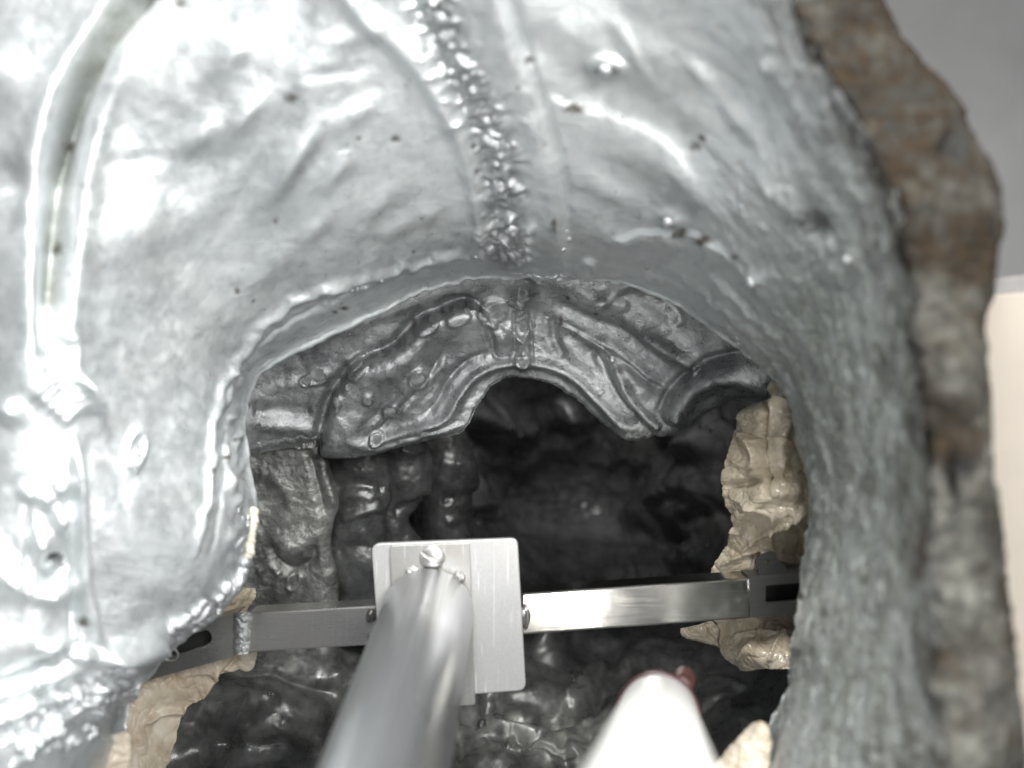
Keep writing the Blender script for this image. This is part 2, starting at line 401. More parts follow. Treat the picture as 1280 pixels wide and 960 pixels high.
# left fold and its channel
R.ridge([(190,-60),(146,0),(112,56),(78,112),(46,206),(44,281),(46,356),(46,450)], 28, .0065, 20)
R.ridge([(205,-40),(158,10),(122,60),(96,118),(80,180),(70,235),(65,300),(61,360),(58,440)], 18, -.013, 13)
R.ridge([(200,0),(150,90),(118,180),(104,245),(95,320),(86,400),(80,430)], 18, .0030, 30)
R.ridge([(185,-40),(150,10),(118,60),(95,118),(82,180),(73,240)], 13, -.008)
R.bump(10, 100, 40, 40, 0, .008); R.bump(20, 330, 40, 60, 0, .004); R.bump(15, 230, 30, 26, 0, -.006)
# elongated highlights on the left dome
for b in [(285,71,34,13,-48,.0030),(244,172,36,12,-40,.0032),(304,146,28,10,-48,.0030),(362,208,52,11,-56,.0036),(172,285,44,26,-35,.0032),(395,95,40,18,-30,.0016),
          (420,215,20,9,-45,.0018),(390,290,26,9,-45,.0016),(445,140,30,9,-30,.0012),(340,330,40,12,-50,.0016),(250,260,50,16,-40,.0014),(480,250,26,10,-40,.0013),
          (500,285,22,8,-35,.0014),(540,270,14,7,-40,.0012),(440,45,40,9,-22,.0014),(415,90,44,7,-10,-.0009),(330,200,10,50,30,-.0014)]: R.bump(b[0], b[1], b[2] * 1.1, b[3] * 1.35, b[4], b[5] * 1.15)
R.ridge([(225,205),(300,190),(345,150),(372,118)], 14, -.0010)
R.ridge([(118,205),(180,200),(235,198)], 10, -.0008)
# central seam: flanges either side, hollow between, bead line is separate geometry
R.ridge([(425,-20),(449,19),(512,75),(557,142),(580,187),(591,232),(600,280),(602,318)], 20, .0034, 9)
R.ridge([(505,-40),(530,30),(560,90),(585,150),(603,210),(613,270),(615,320)], 12, -.0032)
R.ridge([(612,-60),(625,0),(644,56),(662,112),(677,161),(689,210),(700,255),(701,300),(706,345)], 8, .0034, 30)
R.ridge([(640,0),(668,95),(690,170),(706,235),(712,300)], 5, -.0026, 10)
for k in range(420):
    t = random.random(); q = crs(np.array([(540,0),(556,60),(580,105),(606,150),(622,190),(630,245),(630,310)], float), 101)[int(t * 100)]
    R.bump(q[0] + random.gauss(0, 15), q[1] + random.uniform(-6, 6), random.uniform(3, 9), random.uniform(2, 5), random.uniform(-40, 40), random.uniform(-.0013, .0017))
for k in range(90): R.bump(628 + random.uniform(-36, 36), 305 + random.uniform(-22, 26), random.uniform(3, 7), random.uniform(2.5, 5), random.uniform(-60, 60), random.uniform(-.0016, .0026))
R.ridge([(677,118),(711,137),(756,148),(805,166),(850,200),(880,240)], 8, .0016, 40)
R.ridge([(700,20),(760,60),(830,110),(890,160),(940,230)], 26, .0016)
R.ridge([(740,10),(800,50),(860,95),(930,160),(985,240)], 16, .0012)
R.ridge([(650,40),(720,100),(800,130),(880,190)], 22, -.0014)
for b in [(760,81,17,10,12,.0046),(839,274,13,9,15,.0040),(734,334,11,9,0,.0034),(800,195,70,24,28,.0022),(865,230,44,16,52,.0022),(740,210,50,26,15,.0014),
          (770,245,34,14,30,.0018),(800,300,40,10,10,.0016),(860,310,40,9,22,.0014),(790,60,30,9,60,.0018),(870,85,26,9,50,.0018),(960,85,10,10,0,.003),
          (945,350,10,7,0,.0036),(1065,325,7,12,0,.004),(1015,275,34,12,58,-.0022),(1035,300,12,5,60,.0018),(965,240,30,8,50,.0018),(920,145,40,8,50,.0014)]: R.bump(*b)
R.ridge([(760,302),(797,289),(835,290),(869,293),(905,318)], 2.5, .0020, 14, wob=3)
R.ring(734, 334, 11, 9, 0, .0018, .3)
R.ring(760, 81, 20, 12, 12, .0015, .3)
# bead and step that run round the opening
R.ridge([(245,690),(262,600),(268,540),(283,480),(318,425),(365,385),(405,366),(460,350),(510,337),(560,327),(600,321)], 6, .0030, 3.5, wob=5)
R.ridge([(262,690),(277,600),(281,545),(297,480),(330,430),(380,395),(450,362)], 3, -.0016, wob=4)
R.ridge([(400,371),(425,362),(450,363),(470,355)], 4, .0022, wob=4)
R.ridge([(640,345),(700,345),(760,338),(820,350),(880,388),(930,425),(975,468)], 5, .0026, wob=5)
R.ridge([(850,345),(905,385),(950,425),(985,470),(1003,530),(1018,600),(1022,640)], 4, .0022, wob=4)
R.ridge([(870,330),(930,380),(985,440),(1020,520),(1035,600)], 4, .0018, wob=4)
for k in range(26):        # ragged lip on the left upright
    y = 470 + k * 10.5; R.bump(292 + 10 * math.sin(k * 1.9) + (5 if y > 620 else 0), y, random.uniform(3, 7), random.uniform(5, 14), random.uniform(-20, 30), random.uniform(.0006, .0026))
for k in range(34):        # ragged right edge
    t = k / 33; q = crs(np.array([(905,424),(972,474),(1002,555),(1014,637),(1000,720),(990,802),(975,870)], float), 34)[k]
    R.bump(q[0] + random.uniform(2, 16), q[1], random.uniform(2, 5), random.uniform(6, 18), random.uniform(-15, 15), random.uniform(-.0012, .0022))
# oval scar, weld scar and steps at the left
R.ring(170, 562, 11, 22, 12, .0024, .28); R.bump(171, 568, 5, 8, 0, .0016)
R.ridge([(84,420),(97,430),(98,462),(108,490),(124,515)], 2.5, .0034, 16)
for k in range(5): R.ridge([(40 + 9 * k, 500 + 8 * k), (62 + 9 * k, 478 + 8 * k), (92 + 7 * k, 470 + 9 * k), (112 + 4 * k, 492 + 8 * k)], 6, .0022)
R.bump(15, 515, 16, 12, 30, .005); R.bump(35, 470, 30, 40, 0, .003)
R.ridge([(97,560),(101,620),(102,656),(106,690),(110,731),(117,770),(126,806)], 5, .0060, 10)
R.ridge([(92,600),(93,660),(95,700),(95,740),(96,790)], 6, -.0050)
for b in [(75,612,9,11,0,.005),(38,618,10,6,10,.004),(58,625,9,9,0,.004),(76,650,12,16,0,.007),(52,680,18,20,30,.008),(70,702,11,8,30,-.012),(60,715,9,7,0,-.008),
          (20,725,34,20,20,.008),(70,738,22,12,0,.008),(40,760,40,26,0,.006),(35,800,50,26,-10,.006),(66,808,26,11,-18,.006),(100,815,16,9,-10,.006),(138,815,16,9,-10,.006),
          (85,640,5,24,0,-.004),(34,695,4,40,0,-.005),(92,780,5,26,0,-.006)]: R.bump(*b)
# cross seam at lower left: crack line, plate strip, lower weld
R.ridge([(-20,850),(20,842),(45,828),(75,815),(92,800)], 5, -.0065, wob=3)
R.ridge([(-10,875),(40,858),(85,838),(135,820),(190,795),(215,788)], 14, .0060, 10)
R.ridge([(145,838),(172,818),(205,800)], 15, .0070, 10)
R.ridge([(-10,905),(45,882),(100,866),(140,850)], 8, .0052, wob=5)
R.ridge([(20,960),(60,912),(95,886),(130,862)], 5, .0045, wob=4)
R.ridge([(0,925),(45,898),(80,880)], 6, -.004)
R.plateau([(135,868),(160,845),(176,850),(170,890),(157,918),(128,920),(122,895)], -.004, 3)
for k in range(46):
    t = random.random(); R.bump(15 + 150 * t + random.uniform(-14, 14), 935 - 85 * t + random.uniform(-22, 22), random.uniform(3, 8), random.uniform(3, 7), 0, random.uniform(.0008, .004))
P = P0 + N0 * R.h[..., None]
# marks
st = np.zeros(X.shape + (3,))
def spot(x, y, rx, ry, ch, a=1.0, nz=0.5):
    m = (abs(X - x) < 4 * rx) & (abs(Y - y) < 4 * ry)
    r = np.hypot((X[m] - x) / rx, (Y[m] - y) / ry) + nz * vnoise(X[m] / 5, Y[m] / 5, None, 77)
    st[..., ch][m] = np.maximum(st[..., ch][m], a * np.clip(1.6 - r, 0, 1))
for x, y, rx, ry in [(225,4,10,7),(364,122,8,6),(80,184,6,5),(73,311,6,6),(494,172,6,4),(448,172,3,2.5),(345,276,3,3),(720,135,14,5),(868,183,8,5),(878,172,5,4),(592,185,3,3),(596,215,3,3),
                     (621,213,3,3),(541,5,9,5),(692,278,4,8),(648,105,3,3),(295,550,5,2.5),(280,572,4,3),(297,365,3,4),(262,590,3,4),(105,777,6,6),(918,322,5,3.5),(850,290,9,5),(880,300,8,5),
                     (430,386,6,2.5),(418,390,5,2.5),(1135,240,10,10),(1003,745,3,5),(660,75,6,4)]: spot(x, y, rx, ry, 0, 0.95)
for x, y, rx, ry in [(527,273,1.8,1.8),(518,318,1.6,1.6),(318,378,2.5,2.5),(640,190,2,2),(560,20,5,3),(68,703,7,4),(836,272,9,6),(762,84,13,6),(1018,280,24,13),(760,353,4,2)]: spot(x, y, rx, ry, 2, 0.75)
d, _, _ = pdist(X, Y, [(545,-20),(565,50),(592,110),(612,160),(624,200),(630,250),(630,315)]); st[..., 2] = np.maximum(st[..., 2], .42 * np.exp(-(d / 26) ** 4) * (1 + .6 * fbm(X / 9, Y / 9, None, 87, 3)))
gm = np.exp(-((X - 1035 - (Y - 430) * .12) / 45) ** 2 - ((Y - 450) / 130) ** 2) * .75
gm += np.exp(-((X - 860) / 170) ** 2 - ((Y - 90) / 110) ** 2) * .42 + np.exp(-((X - 130) / 60) ** 2 - ((Y - 100) / 80) ** 2) * .15
st[..., 1] = np.clip(gm * (0.75 + 0.5 * fbm(X / 40, Y / 40, None, 61, 3)), 0, 1)
st[..., 1] = np.maximum(st[..., 1], np.clip((X - 850) / 170, 0, 1) * np.clip(.22 + (Y - 120) / 420, 0, 1) * np.clip(.9 + .7 * fbm(flowx * 24, flowy * 60, None, 67, 4), 0, .95))
d, _, _ = pdist(X, Y, [(205,-40),(155,10),(120,62),(97,118),(82,180),(74,240),(68,300),(63,370)]); st[..., 1] = np.maximum(st[..., 1], .8 * np.exp(-(d / (13 + np.clip(150 - Y, 0, 200) * .06)) ** 4) * np.clip(1 + .5 * fbm(X / 12, Y / 20, None, 68, 3), 0, 1.1))  # greenish film in the fold channel, also painting in its shade
rb = np.clip((ss - 0.80) / 0.16 + .5 * fbm(flowx * 40, flowy * 60, None, 70, 4), 0, 1) * np.clip((uu - 0.53) / 0.05, 0, 1)
mott = fbm(flowx * 30, flowy * 70, None, 71, 4)
st[..., 0] = np.maximum(st[..., 0], np.clip(rb * 0.9 + mott * 0.9 * rb - .1, 0, 1))
rw = np.clip((X - 1000) / 130, 0, 1) * np.clip((Y - 260) / 200, 0, 1)
st[..., 0] = np.maximum(st[..., 0], rw * np.clip(fbm(flowx * 60, flowy * 150, None, 73, 4) * 1.8 - .05, 0, .75))
st[..., 0] = np.maximum(st[..., 0], np.clip((X - 940) / 150, 0, 1) * np.clip((Y - 60) / 250, 0, 1) * np.clip(fbm(flowx * 160, flowy * 300, None, 74, 4, .6) * 2.2 - .25, 0, .8))
st[..., 2] = np.maximum(st[..., 2], np.clip((X - 920) / 150, 0, 1) * np.clip((Y - 60) / 250, 0, 1) * np.clip(fbm(flowx * 150, flowy * 300, None, 78, 4, .6) * 2.0 - .35, 0, .7))
st[..., 2] = np.maximum(st[..., 2], rw * np.clip(fbm(flowx * 50, flowy * 130, None, 79, 4) * 1.6 - .25, 0, .6))
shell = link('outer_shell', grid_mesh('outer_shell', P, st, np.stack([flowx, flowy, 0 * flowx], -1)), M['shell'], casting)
shell['label'] = 'bright silvery inner face of the shell around the opening'
SH = dict(X=X, Y=Y, P=P, N=grid_normals(P))
SH['X'] = np.where(np.linspace(0, 1, NV)[None, :] < 0.27, -9999, X)

# corroded broken edge of the shell at the right
G = []
for k in range(17, 32):
    I = np.array(EO[k][1], float); O = np.array(RIMO[k], float)
    r = []
    for f, dd in [(-.16, .034), (-.05, .009), (.04, .0005), (.3, -.0015), (.55, -.001), (.8, .001), (.95, .006), (1.0, .016), (.96, .05), (.9, .10)]:
        q = I[:2] + f * (O - I[:2]); r.append([q[0], q[1], I[2] + dd])
    G.append(r)
A = crs2(np.array(G), 500, 230); X, Y, D = A[..., 0], A[..., 1], A[..., 2]
_u = np.linspace(0, 1, 500)[:, None] + 0 * X; _w = np.clip(1 - np.linspace(0, 1, 230) / .45, 0, 1)[None, :]
X = X + _w * 26 * fbm(_u * 16, 0 * _u, None, 95, 4, .6); Y = Y - _w * 12 * fbm(_u * 16, 0 * _u + 7, None, 96, 4, .6)
X = X - (1 - _w) * 3 * (fbm(_u * 22, 0 * _u + 3, None, 97, 4, .6))
P0 = at(X, Y, D); N0 = grid_normals(P0)
h = 0.0016 * fbm(P0[..., 0] * 160, P0[..., 1] * 160, P0[..., 2] * 160, 103, 3, .6) + 0.0017 * fbm(P0[..., 0] * 45, P0[..., 1] * 45, P0[..., 2] * 45, 101, 5, .6) + 0.0030 * np.minimum(0, fbm(P0[..., 0] * 70, P0[..., 1] * 70, P0[..., 2] * 70, 105, 3) + .15)
R = Relief(X, Y); R.h += h
for b in [(1190,178,10,20,30,-.005),(1190,610,10,26,5,-.014),(1150,280,12,40,18,.005),(1185,480,30,50,0,.004),(1215,590,18,18,0,-.006),(1170,860,40,30,0,.005),(1205,760,12,40,0,.005)]: R.bump(*b)
P = P0 + N0 * R.h[..., None]
st = np.zeros(X.shape + (3,))
m1 = fbm(P0[..., 0] * 48, P0[..., 1] * 48, P0[..., 2] * 48, 111, 4, .65)
up = np.clip((430 - Y) / 250, 0, 1)
st[..., 0] = np.clip(.35 + .75 * up + 1.5 * m1, 0, 1)
st[..., 2] = np.clip(-1.8 * fbm(P0[..., 0] * 70, P0[..., 1] * 70, P0[..., 2] * 70, 113, 4, .65) - .22, 0, .85)
for x, y, rx, ry in [(1200,180,14,30),(1190,612,7,26),(1112,155,7,7),(1215,585,16,14)]:
    r = np.hypot((X - x) / rx, (Y - y) / ry); st[..., 2] = np.maximum(st[..., 2], np.clip(1.4 - r, 0, .9))
rim = link('corroded_edge', grid_mesh('corroded_edge', P, st), M['rim'], casting)
rim['label'] = 'brown corroded broken edge of the shell'

# ------------------------------------------------------------------ collar inside the opening
CO = [((285,572,.575),(410,550,.622)), ((285,525,.57),(430,559,.612)), ((296,480,.57),(461,567,.606)), ((325,436,.568),(517,553,.602)), ((395,398,.565),(576,540,.600)),
      ((465,365,.562),(598,503,.600)), ((560,335,.558),(622,476,.600)), ((650,325,.555),(657,470,.600)), ((740,325,.552),(693,482,.600)), ((810,335,.548),(726,503,.600)),
      ((865,365,.54),(760,533,.598)), ((905,396,.535),(786,548,.594)), ((945,425,.53),(822,545,.592)), ((975,445,.53),(843,540,.594)), ((990,460,.53),(860,526,.60)),
      ((1005,480,.53),(878,508,.602)), ((1018,500,.53),(903,496,.60)), ((1030,530,.53),(945,512,.60))]
G = []
for E, O in CO:
    E = np.array(E, float); O = np.array(O, float)
    r = []
    for f, g, ex in [(0, 0, 0), (.12, .18, 0), (.28, .38, 0), (.45, .55, 0), (.62, .70, 0), (.78, .82, 0), (.90, .90, 0), (.98, .955, 0), (1.0, 1, .0006), (.995, 1, .003), (.93, 1, .02)]:
        q = E[:2] + f * (O[:2] - E[:2]); r.append([q[0], q[1], E[2] + g * (O[2] - E[2]) + ex])
    G.append(r)
NU, NV = 760, 260
A = crs2(np.array(G), NU, NV); X, Y, D = A[..., 0], A[..., 1], A[..., 2]
P0 = at(X, Y, D); N0 = grid_normals(P0)
_w = np.clip((np.linspace(0, 1, NV) - .6) / .15, 0, 1)[None, :]; _u = np.linspace(0, 1, NU)[:, None] + 0 * X
X = X + _w * 3 * fbm(_u * 60, 0 * _u, None, 18, 4, .6); Y = Y + _w * 3.5 * fbm(_u * 60, 0 * _u + 3.3, None, 19, 4, .6)
P0 = at(X, Y, D); N0 = grid_normals(P0)
uu = np.linspace(0, 1, NU)[:, None] + 0 * X; vv = np.linspace(0, 1, NV)[None, :] + 0 * X
R = Relief(X, Y)
R.h += 0.0018 * fbm(P0[..., 0] * 24, P0[..., 1] * 24, P0[..., 2] * 24, 201, 3) + 0.0006 * fbm(P0[..., 0] * 90, P0[..., 1] * 90, P0[..., 2] * 90, 205, 4)
# step of the front flap above the left strip
crease = [(404,556),(407,540),(415,512),(425,490),(447,461),(470,448),(497,437),(525,408),(550,394),(587,382),(606,392)]
R.ridge(crease, 4, .0105, 44, taper=False, wob=2.5)
R.ridge([(q[0] - 6, q[1] - 5) for q in crease], 8, -.0050)
R.ridge([(427,540),(450,520),(470,480),(500,450),(540,420)], 16, .0030)
# rolled lip
R.ridge([(432,545),(462,553),(515,538),(556,525),(572,498),(592,472),(622,456),(655,452),(690,458),(722,476),(752,505),(778,530),(800,536)], 7, .0056)
R.ridge([(530,520),(548,500),(560,475),(585,450),(615,438)], 5, -.0032)
R.ridge([(500,520),(512,495),(535,470),(560,450)], 8, .0026)
R.ridge([(470,540),(505,505),(535,470),(552,440)], 4, -.0022)
R.ridge([(462,535),(485,515),(505,490),(530,455)], 6, .0026)
R.ridge([(455,560),(490,556),(530,545),(575,533)], 4, .0030, wob=2)
# central rib and panels
R.ridge([(652,380),(653,420),(655,458)], 7, .0030, taper=False)
R.ridge([(663,385),(664,420),(666,455)], 2.0, -.0018)
R.ridge([(643,385),(643,445)], 2.0, -.0018)
R.ridge([(607,398),(614,420),(620,444),(640,446)], 4, -.0034)
R.plateau([(617,410),(640,405),(641,440),(622,445)], .0020, 3)
R.bump(628, 420, 9, 8, 0, .0024)
R.ridge([(662,345),(655,365),(650,385)], 12, .0052, wob=4); R.bump(617, 388, 15, 12, 0, .0036); R.ring(617, 388, 15, 13, 0, .0012, .25)
R.bump(648, 365, 14, 10, 20, .0040); R.ring(655, 404, 10, 17, 0, .0014, .3); R.ring(653, 448, 8, 8, 0, .0018, .35)
R.bump(675, 395, 10, 14, 0, -.0022)
R.ridge([(690,395),(694,425),(705,448)], 6, -.0030)
# right folds
R.ridge([(690,400),(720,415),(755,435),(785,455),(810,475),(835,487)], 2.2, .0026, 12)
R.ridge([(700,408),(740,440),(780,470),(815,495)], 9, -.0030)
R.ridge([(760,440),(775,470),(790,500),(812,525),(826,534)], 7, .0055)
R.ridge([(742,440),(758,470),(775,500),(800,525)], 6, -.0032)
R.ridge([(700,360),(740,376),(780,392),(815,418),(850,445)], 14, .0050)
R.ridge([(715,352),(750,370),(790,380)], 8, .0030)
R.ridge([(800,415),(830,432),(862,455),(872,465)], 9, .0056)
R.ridge([(690,375),(740,398),(790,420),(840,462)], 9, -.0030)
R.ridge([(735,385),(770,362),(800,350),(830,352)], 9, .0034)
R.ridge([(805,360),(830,378),(845,392),(850,410)], 6, -.0040)
R.bump(700, 352, 14, 8, 0, .003); R.bump(872, 415, 18, 26, 30, -.002)
# half-round roll at the right
R.ridge([(838,530),(845,512),(858,492),(878,476),(900,467),(925,464),(955,472),(985,488)], 14, .0110)
R.ridge([(826,512),(834,492),(848,476),(860,466),(888,450),(925,444),(965,450)], 6, -.0050, taper=False)
# left strip
R.ridge([(318,530),(345,532),(375,535),(398,545)], 8, .0030); R.ridge([(315,515),(350,512),(392,515)], 10, -.0020)
R.bump(362, 482, 16, 7, -12, .0020); R.bump(400, 468, 12, 9, 0, .0012); R.ring(396, 472, 13, 8, -15, .0012, .3); R.ring(383, 477, 7, 6, 0, .0012, .35)
R.bump(462, 495, 7, 6, 0, .0040); R.bump(560, 475, 10, 8, 0, .0016)
for x, y, r, rr in [(523,473,11,12),(489,513,9,9),(472,546,8,8)]: R.ring(x, y, r, rr, 20, .0012, .22, .0012)
for pl in ([(432,450),(450,440),(460,452),(448,470),(436,468)], [(418,500),(424,486),(428,500),(421,512)], [(519,400),(538,390),(548,396),(540,410),(522,414)], [(556,390),(575,382),(588,388),(578,400),(560,402)]):
    R.plateau(pl, .0020, 2.0)
R.ridge([(395,424),(440,408),(480,392),(520,375),(560,362),(600,358)], 9, .0030, wob=4)
R.h += 0.0014 * np.exp(-((vv - .55) / .4) ** 2) * fbm(X / 30, Y / 30, None, 231, 3)
P = P0 + N0 * R.h[..., None]
st = np.zeros(X.shape + (3,))
for x, y, rx, ry, ch, a in [(710,370,3,3,0,1),(745,391,2.5,2.5,2,.9),(864,462,2,2,2,.9),(405,545,3,3,2,.9),(701,399,3,6,0,.9),(645,360,8,5,0,.5),(800,362,10,7,0,.6),(386,456,5,4,0,.6),(362,462,7,3,0,.5),
                            (655,372,8,8,2,.35),(815,368,14,8,2,.45),(517,405,2.5,8,0,.8),(600,386,6,3,2,.7)]: spot(x, y, rx, ry, ch, a)
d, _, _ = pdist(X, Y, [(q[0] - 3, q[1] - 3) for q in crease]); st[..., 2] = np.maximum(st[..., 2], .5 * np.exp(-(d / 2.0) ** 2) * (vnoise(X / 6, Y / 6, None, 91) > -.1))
flow = np.stack([uu * .9, vv * .16, 0 * uu], -1)
collar = link('collar', grid_mesh('collar', P, st, flow), M['collar'], casting)
collar['label'] = 'dull grey ribbed collar with a scalloped rolled lip inside the opening'
CL = dict(X=X, Y=Y, P=P, N=grid_normals(P)); CL['X'] = np.where(vv > .74, -9999, X)

# ------------------------------------------------------------------ panel at the left under the collar
rows = [(540,413),(556,411),(570,408),(585,411),(600,417),(625,424),(655,417),(690,415),(724,424),(750,424),(772,424)]
G = []
for y, xr in rows:
    xl = 270; r = []
    for f, ex in [(0, -.02), (.15, -.008), (.35, 0), (.55, 0), (.75, -.001), (.88, -.002), (.96, .001), (1.0, .006), (.985, .018), (.93, .04)]:
        r.append([xl + f * (xr - xl), y + (4 * f if y < 560 else 0), .612 + .00012 * (y - 540) + ex])
    G.append(r)
A = crs2(np.array(G), 360, 220); X, Y, D = A[..., 0], A[..., 1], A[..., 2]
P0 = at(X, Y, D); N0 = grid_normals(P0); R = Relief(X, Y)
R.h += 0.0022 * fbm(P0[..., 0] * 34, P0[..., 1] * 34, P0[..., 2] * 34, 301, 4) + 0.0007 * fbm(P0[..., 0] * 160, P0[..., 1] * 160, P0[..., 2] * 160, 305, 3)
R.bump(362, 682, 26, 18, -10, .0075); R.ridge([(338,678),(348,700),(366,712),(388,702),(392,680)], 6, -.0050)
R.ridge([(392,560),(402,575),(404,592),(412,615),(416,635)], 6, .0040); R.ridge([(385,570),(393,590),(400,620),(406,645)], 5, -.0030)
R.ring(367, 727, 7, 11, 25, .0016, .3); R.ridge([(320,715),(340,708),(350,720)], 6, .0026)
R.ridge([(318,590),(345,600),(360,625),(350,660)], 10, .0020)
for k in range(10): R.ring(322 + k * 7.6 + random.uniform(-1, 1), 555 + random.uniform(-2, 2), 5.5, 5.5, 0, .0015, .35, .0008)
P = P0 + N0 * R.h[..., None]; st = np.zeros(X.shape + (3,))
st[..., 2] = np.clip(1.5 * fbm(X / 26, Y / 26, None, 311, 4) - .15, 0, .55)
st[..., 0] = np.clip(1.2 * fbm(X / 20, Y / 34, None, 313, 4) - .3, 0, .35)
panel = link('side_panel', grid_mesh('side_panel', P, st), M['panel'], casting); panel['label'] = 'mottled grey panel below the bead row, left of the dark hollow'
PN = dict(X=X, Y=Y, P=P, N=grid_normals(P))

# ------------------------------------------------------------------ dark hollow behind
cx = [90, 200, 290, 400, 480, 560, 640, 760, 860, 940, 1030, 1110, 1190]
cyv = [330, 430, 500, 570, 640, 710, 780, 850, 920, 1000, 1100]
DD = [[.56,.58,.62,.66,.70,.72,.74,.74,.70,.62,.57,.54,.53],
      [.55,.60,.68,.72,.78,.84,.88,.88,.82,.72,.62,.56,.53],
      [.54,.60,.67,.70,.77,.84,.93,.96,.87,.75,.63,.56,.52],
      [.53,.59,.66,.68,.75,.85,.98,1.03,.90,.75,.63,.55,.51],
      [.52,.59,.66,.67,.73,.84,1.0,1.06,.91,.75,.62,.55,.50],
      [.52,.58,.66,.67,.72,.80,.92,.97,.87,.73,.61,.54,.49],
      [.52,.57,.64,.66,.69,.74,.80,.83,.78,.69,.60,.53,.48],
      [.51,.56,.61,.64,.66,.69,.72,.73,.70,.65,.58,.52,.48],
      [.50,.55,.59,.62,.63,.65,.66,.66,.64,.61,.56,.51,.47],
      [.49,.53,.57,.59,.60,.60,.60,.60,.59,.58,.54,.50,.47],
      [.48,.51,.53,.54,.54,.54,.54,.54,.54,.53,.51,.48,.46]]
G = np.array([[[x, y, DD[j][i]] for j, y in enumerate(cyv)] for i, x in enumerate(cx)])
A = crs2(G, 640, 520); X, Y, D = A[..., 0], A[..., 1], A[..., 2]
P0 = at(X, Y, D); N0 = grid_normals(P0); R = Relief(X, Y)
deep = np.exp(-((X - 710) / 110) ** 2 - ((Y - 615) / 75) ** 2)
R.h += (1 - .45 * deep) * 0.0075 * fbm(P0[..., 0] * 17, P0[..., 1] * 17, P0[..., 2] * 17, 401, 3, .4) + 0.0011 * fbm(P0[..., 0] * 60, P0[..., 1] * 60, P0[..., 2] * 60, 405, 3)
lump = np.abs(fbm(P0[..., 0] * 13, P0[..., 1] * 13, P0[..., 2] * 13, 409, 3)); R.h -= (1 - deep) * 0.0045 * np.exp(-(lump / .12) ** 2)
# upper back of the hollow
R.h += deep * (0.006 * fbm(X / 26, Y / 18, None, 441, 3) + .004 * np.abs(fbm(X / 15, Y / 12, None, 443, 2)))
R.bump(620, 525, 34, 18, 10, .016); R.ridge([(588,545),(612,548),(645,530)], 7, -.010); R.ridge([(610,503),(640,508),(668,520)], 7, .010)
R.ridge([(690,515),(720,505),(748,512)], 8, .012); R.ridge([(700,528),(722,530),(740,522)], 7, .009); R.ridge([(660,545),(700,548),(740,540)], 9, .006)
R.bump(560, 575, 18, 30, 0, .008); R.bump(585, 600, 10, 24, 0, .006); R.ridge([(560,640),(600,632),(625,648)], 10, .010)
R.ridge([(900,520),(880,545),(850,560)], 16, .012); R.ridge([(800,650),(850,625),(890,590)], 26, .014); R.ridge([(820,690),(860,660),(900,640)], 8, -.008)
R.bump(880, 680, 20, 16, -30, .012); R.bump(878, 545, 22, 16, 0, .010); R.bump(830, 600, 26, 20, -30, .006)
for x, y, rx, ry, rot, a in [(612,520,30,16,8,.016),(668,528,34,14,-6,.012),(722,512,26,13,20,.014),(700,556,44,18,4,.010),(640,570,34,20,0,.009),(760,560,26,22,0,.010),(590,620,22,26,0,.012),(600,668,32,18,10,.014),
        (655,690,40,20,0,.012),(730,700,44,22,0,.010),(800,560,28,20,30,.014),(842,530,24,16,0,.014),(880,560,22,24,0,.014),(850,600,30,22,-30,.016),(812,640,34,22,-30,.014),(870,650,26,22,-30,.016),(895,610,18,26,0,.014),
        (800,700,36,18,0,.014),(860,700,28,16,0,.016),(690,815,30,22,0,.010),(745,800,34,18,0,.010),(640,905,34,18,0,.007),(700,935,40,18,0,.007),(620,950,30,16,0,.006),(770,905,34,20,0,.008),(820,820,36,18,0,.010),
        (300,880,40,22,-10,.006),(380,890,46,24,8,.007),(440,850,34,20,0,.008),(260,940,40,22,-20,.006),(340,945,44,20,0,.007),(430,940,40,24,0,.006),(905,900,40,30,0,.008)]: R.bump(x, y, rx, ry, rot, a * 1.15, 1.7)
# strips at the left: soft cross wrinkles
for k in range(9): R.ridge([(425,590 + 14 * k),(450,585 + 14 * k + random.uniform(-5, 5)),(485,578 + 15 * k)], 5, random.uniform(-.002, .003))
# floor below the bar
R.bump(682, 818, 34, 24, 0, .014); R.bump(678, 812, 12, 10, 0, .005); R.bump(715, 805, 16, 12, 0, .008); R.bump(640, 835, 26, 24, 0, .006)
R.plateau([(706,868),(722,848),(738,833),(756,830),(757,845),(745,868),(728,878),(712,876)], .0055, 3)
R.ridge([(606,878),(625,895),(660,905),(700,900),(735,882),(760,862)], 9, -.0100); R.ridge([(600,888),(622,908),(660,918),(705,914),(745,896)], 8, .0050)
R.ridge([(610,870),(650,868),(690,866),(712,876)], 12, .0060)
R.ridge([(770,840),(790,832),(800,850),(792,868)], 8, .006); R.bump(790, 800, 40, 22, 0, .008)
for k in range(5): R.ridge([(600 + 34 * k, 925 + random.uniform(-12, 12)),(622 + 34 * k, 935 + random.uniform(-12, 12)),(642 + 34 * k, 930 + random.uniform(-12, 12))], 5, random.uniform(-.006, .006), wob=4)
R.ridge([(600,922),(625,928),(640,940),(652,938)], 2.2, -.005, wob=3); R.ridge([(655,938),(690,945),(720,952)], 2.2, -.005, wob=3)
R.bump(335, 872, 9, 7, 0, .005); R.bump(270, 935, 10, 8, 0, .004); R.bump(360, 920, 60, 34, 0, .006)
R.bump(920, 870, 50, 40, 0, .008); R.ridge([(880,858),(905,853),(935,858)], 5, .003)
floorw = np.clip((Y - 790) / 60, 0, 1)
R.h += floorw * 0.0005 * fbm(X / 16, Y / 16, None, 421, 4)
P = P0 + N0 * R.h[..., None]; st = np.zeros(X.shape + (3,))
pal = .8 * np.exp(-((X - 690) / 110) ** 2 - ((Y - 925) / 42) ** 2) + .6 * np.exp(-((X - 360) / 70) ** 2 - ((Y - 830) / 26) ** 2)
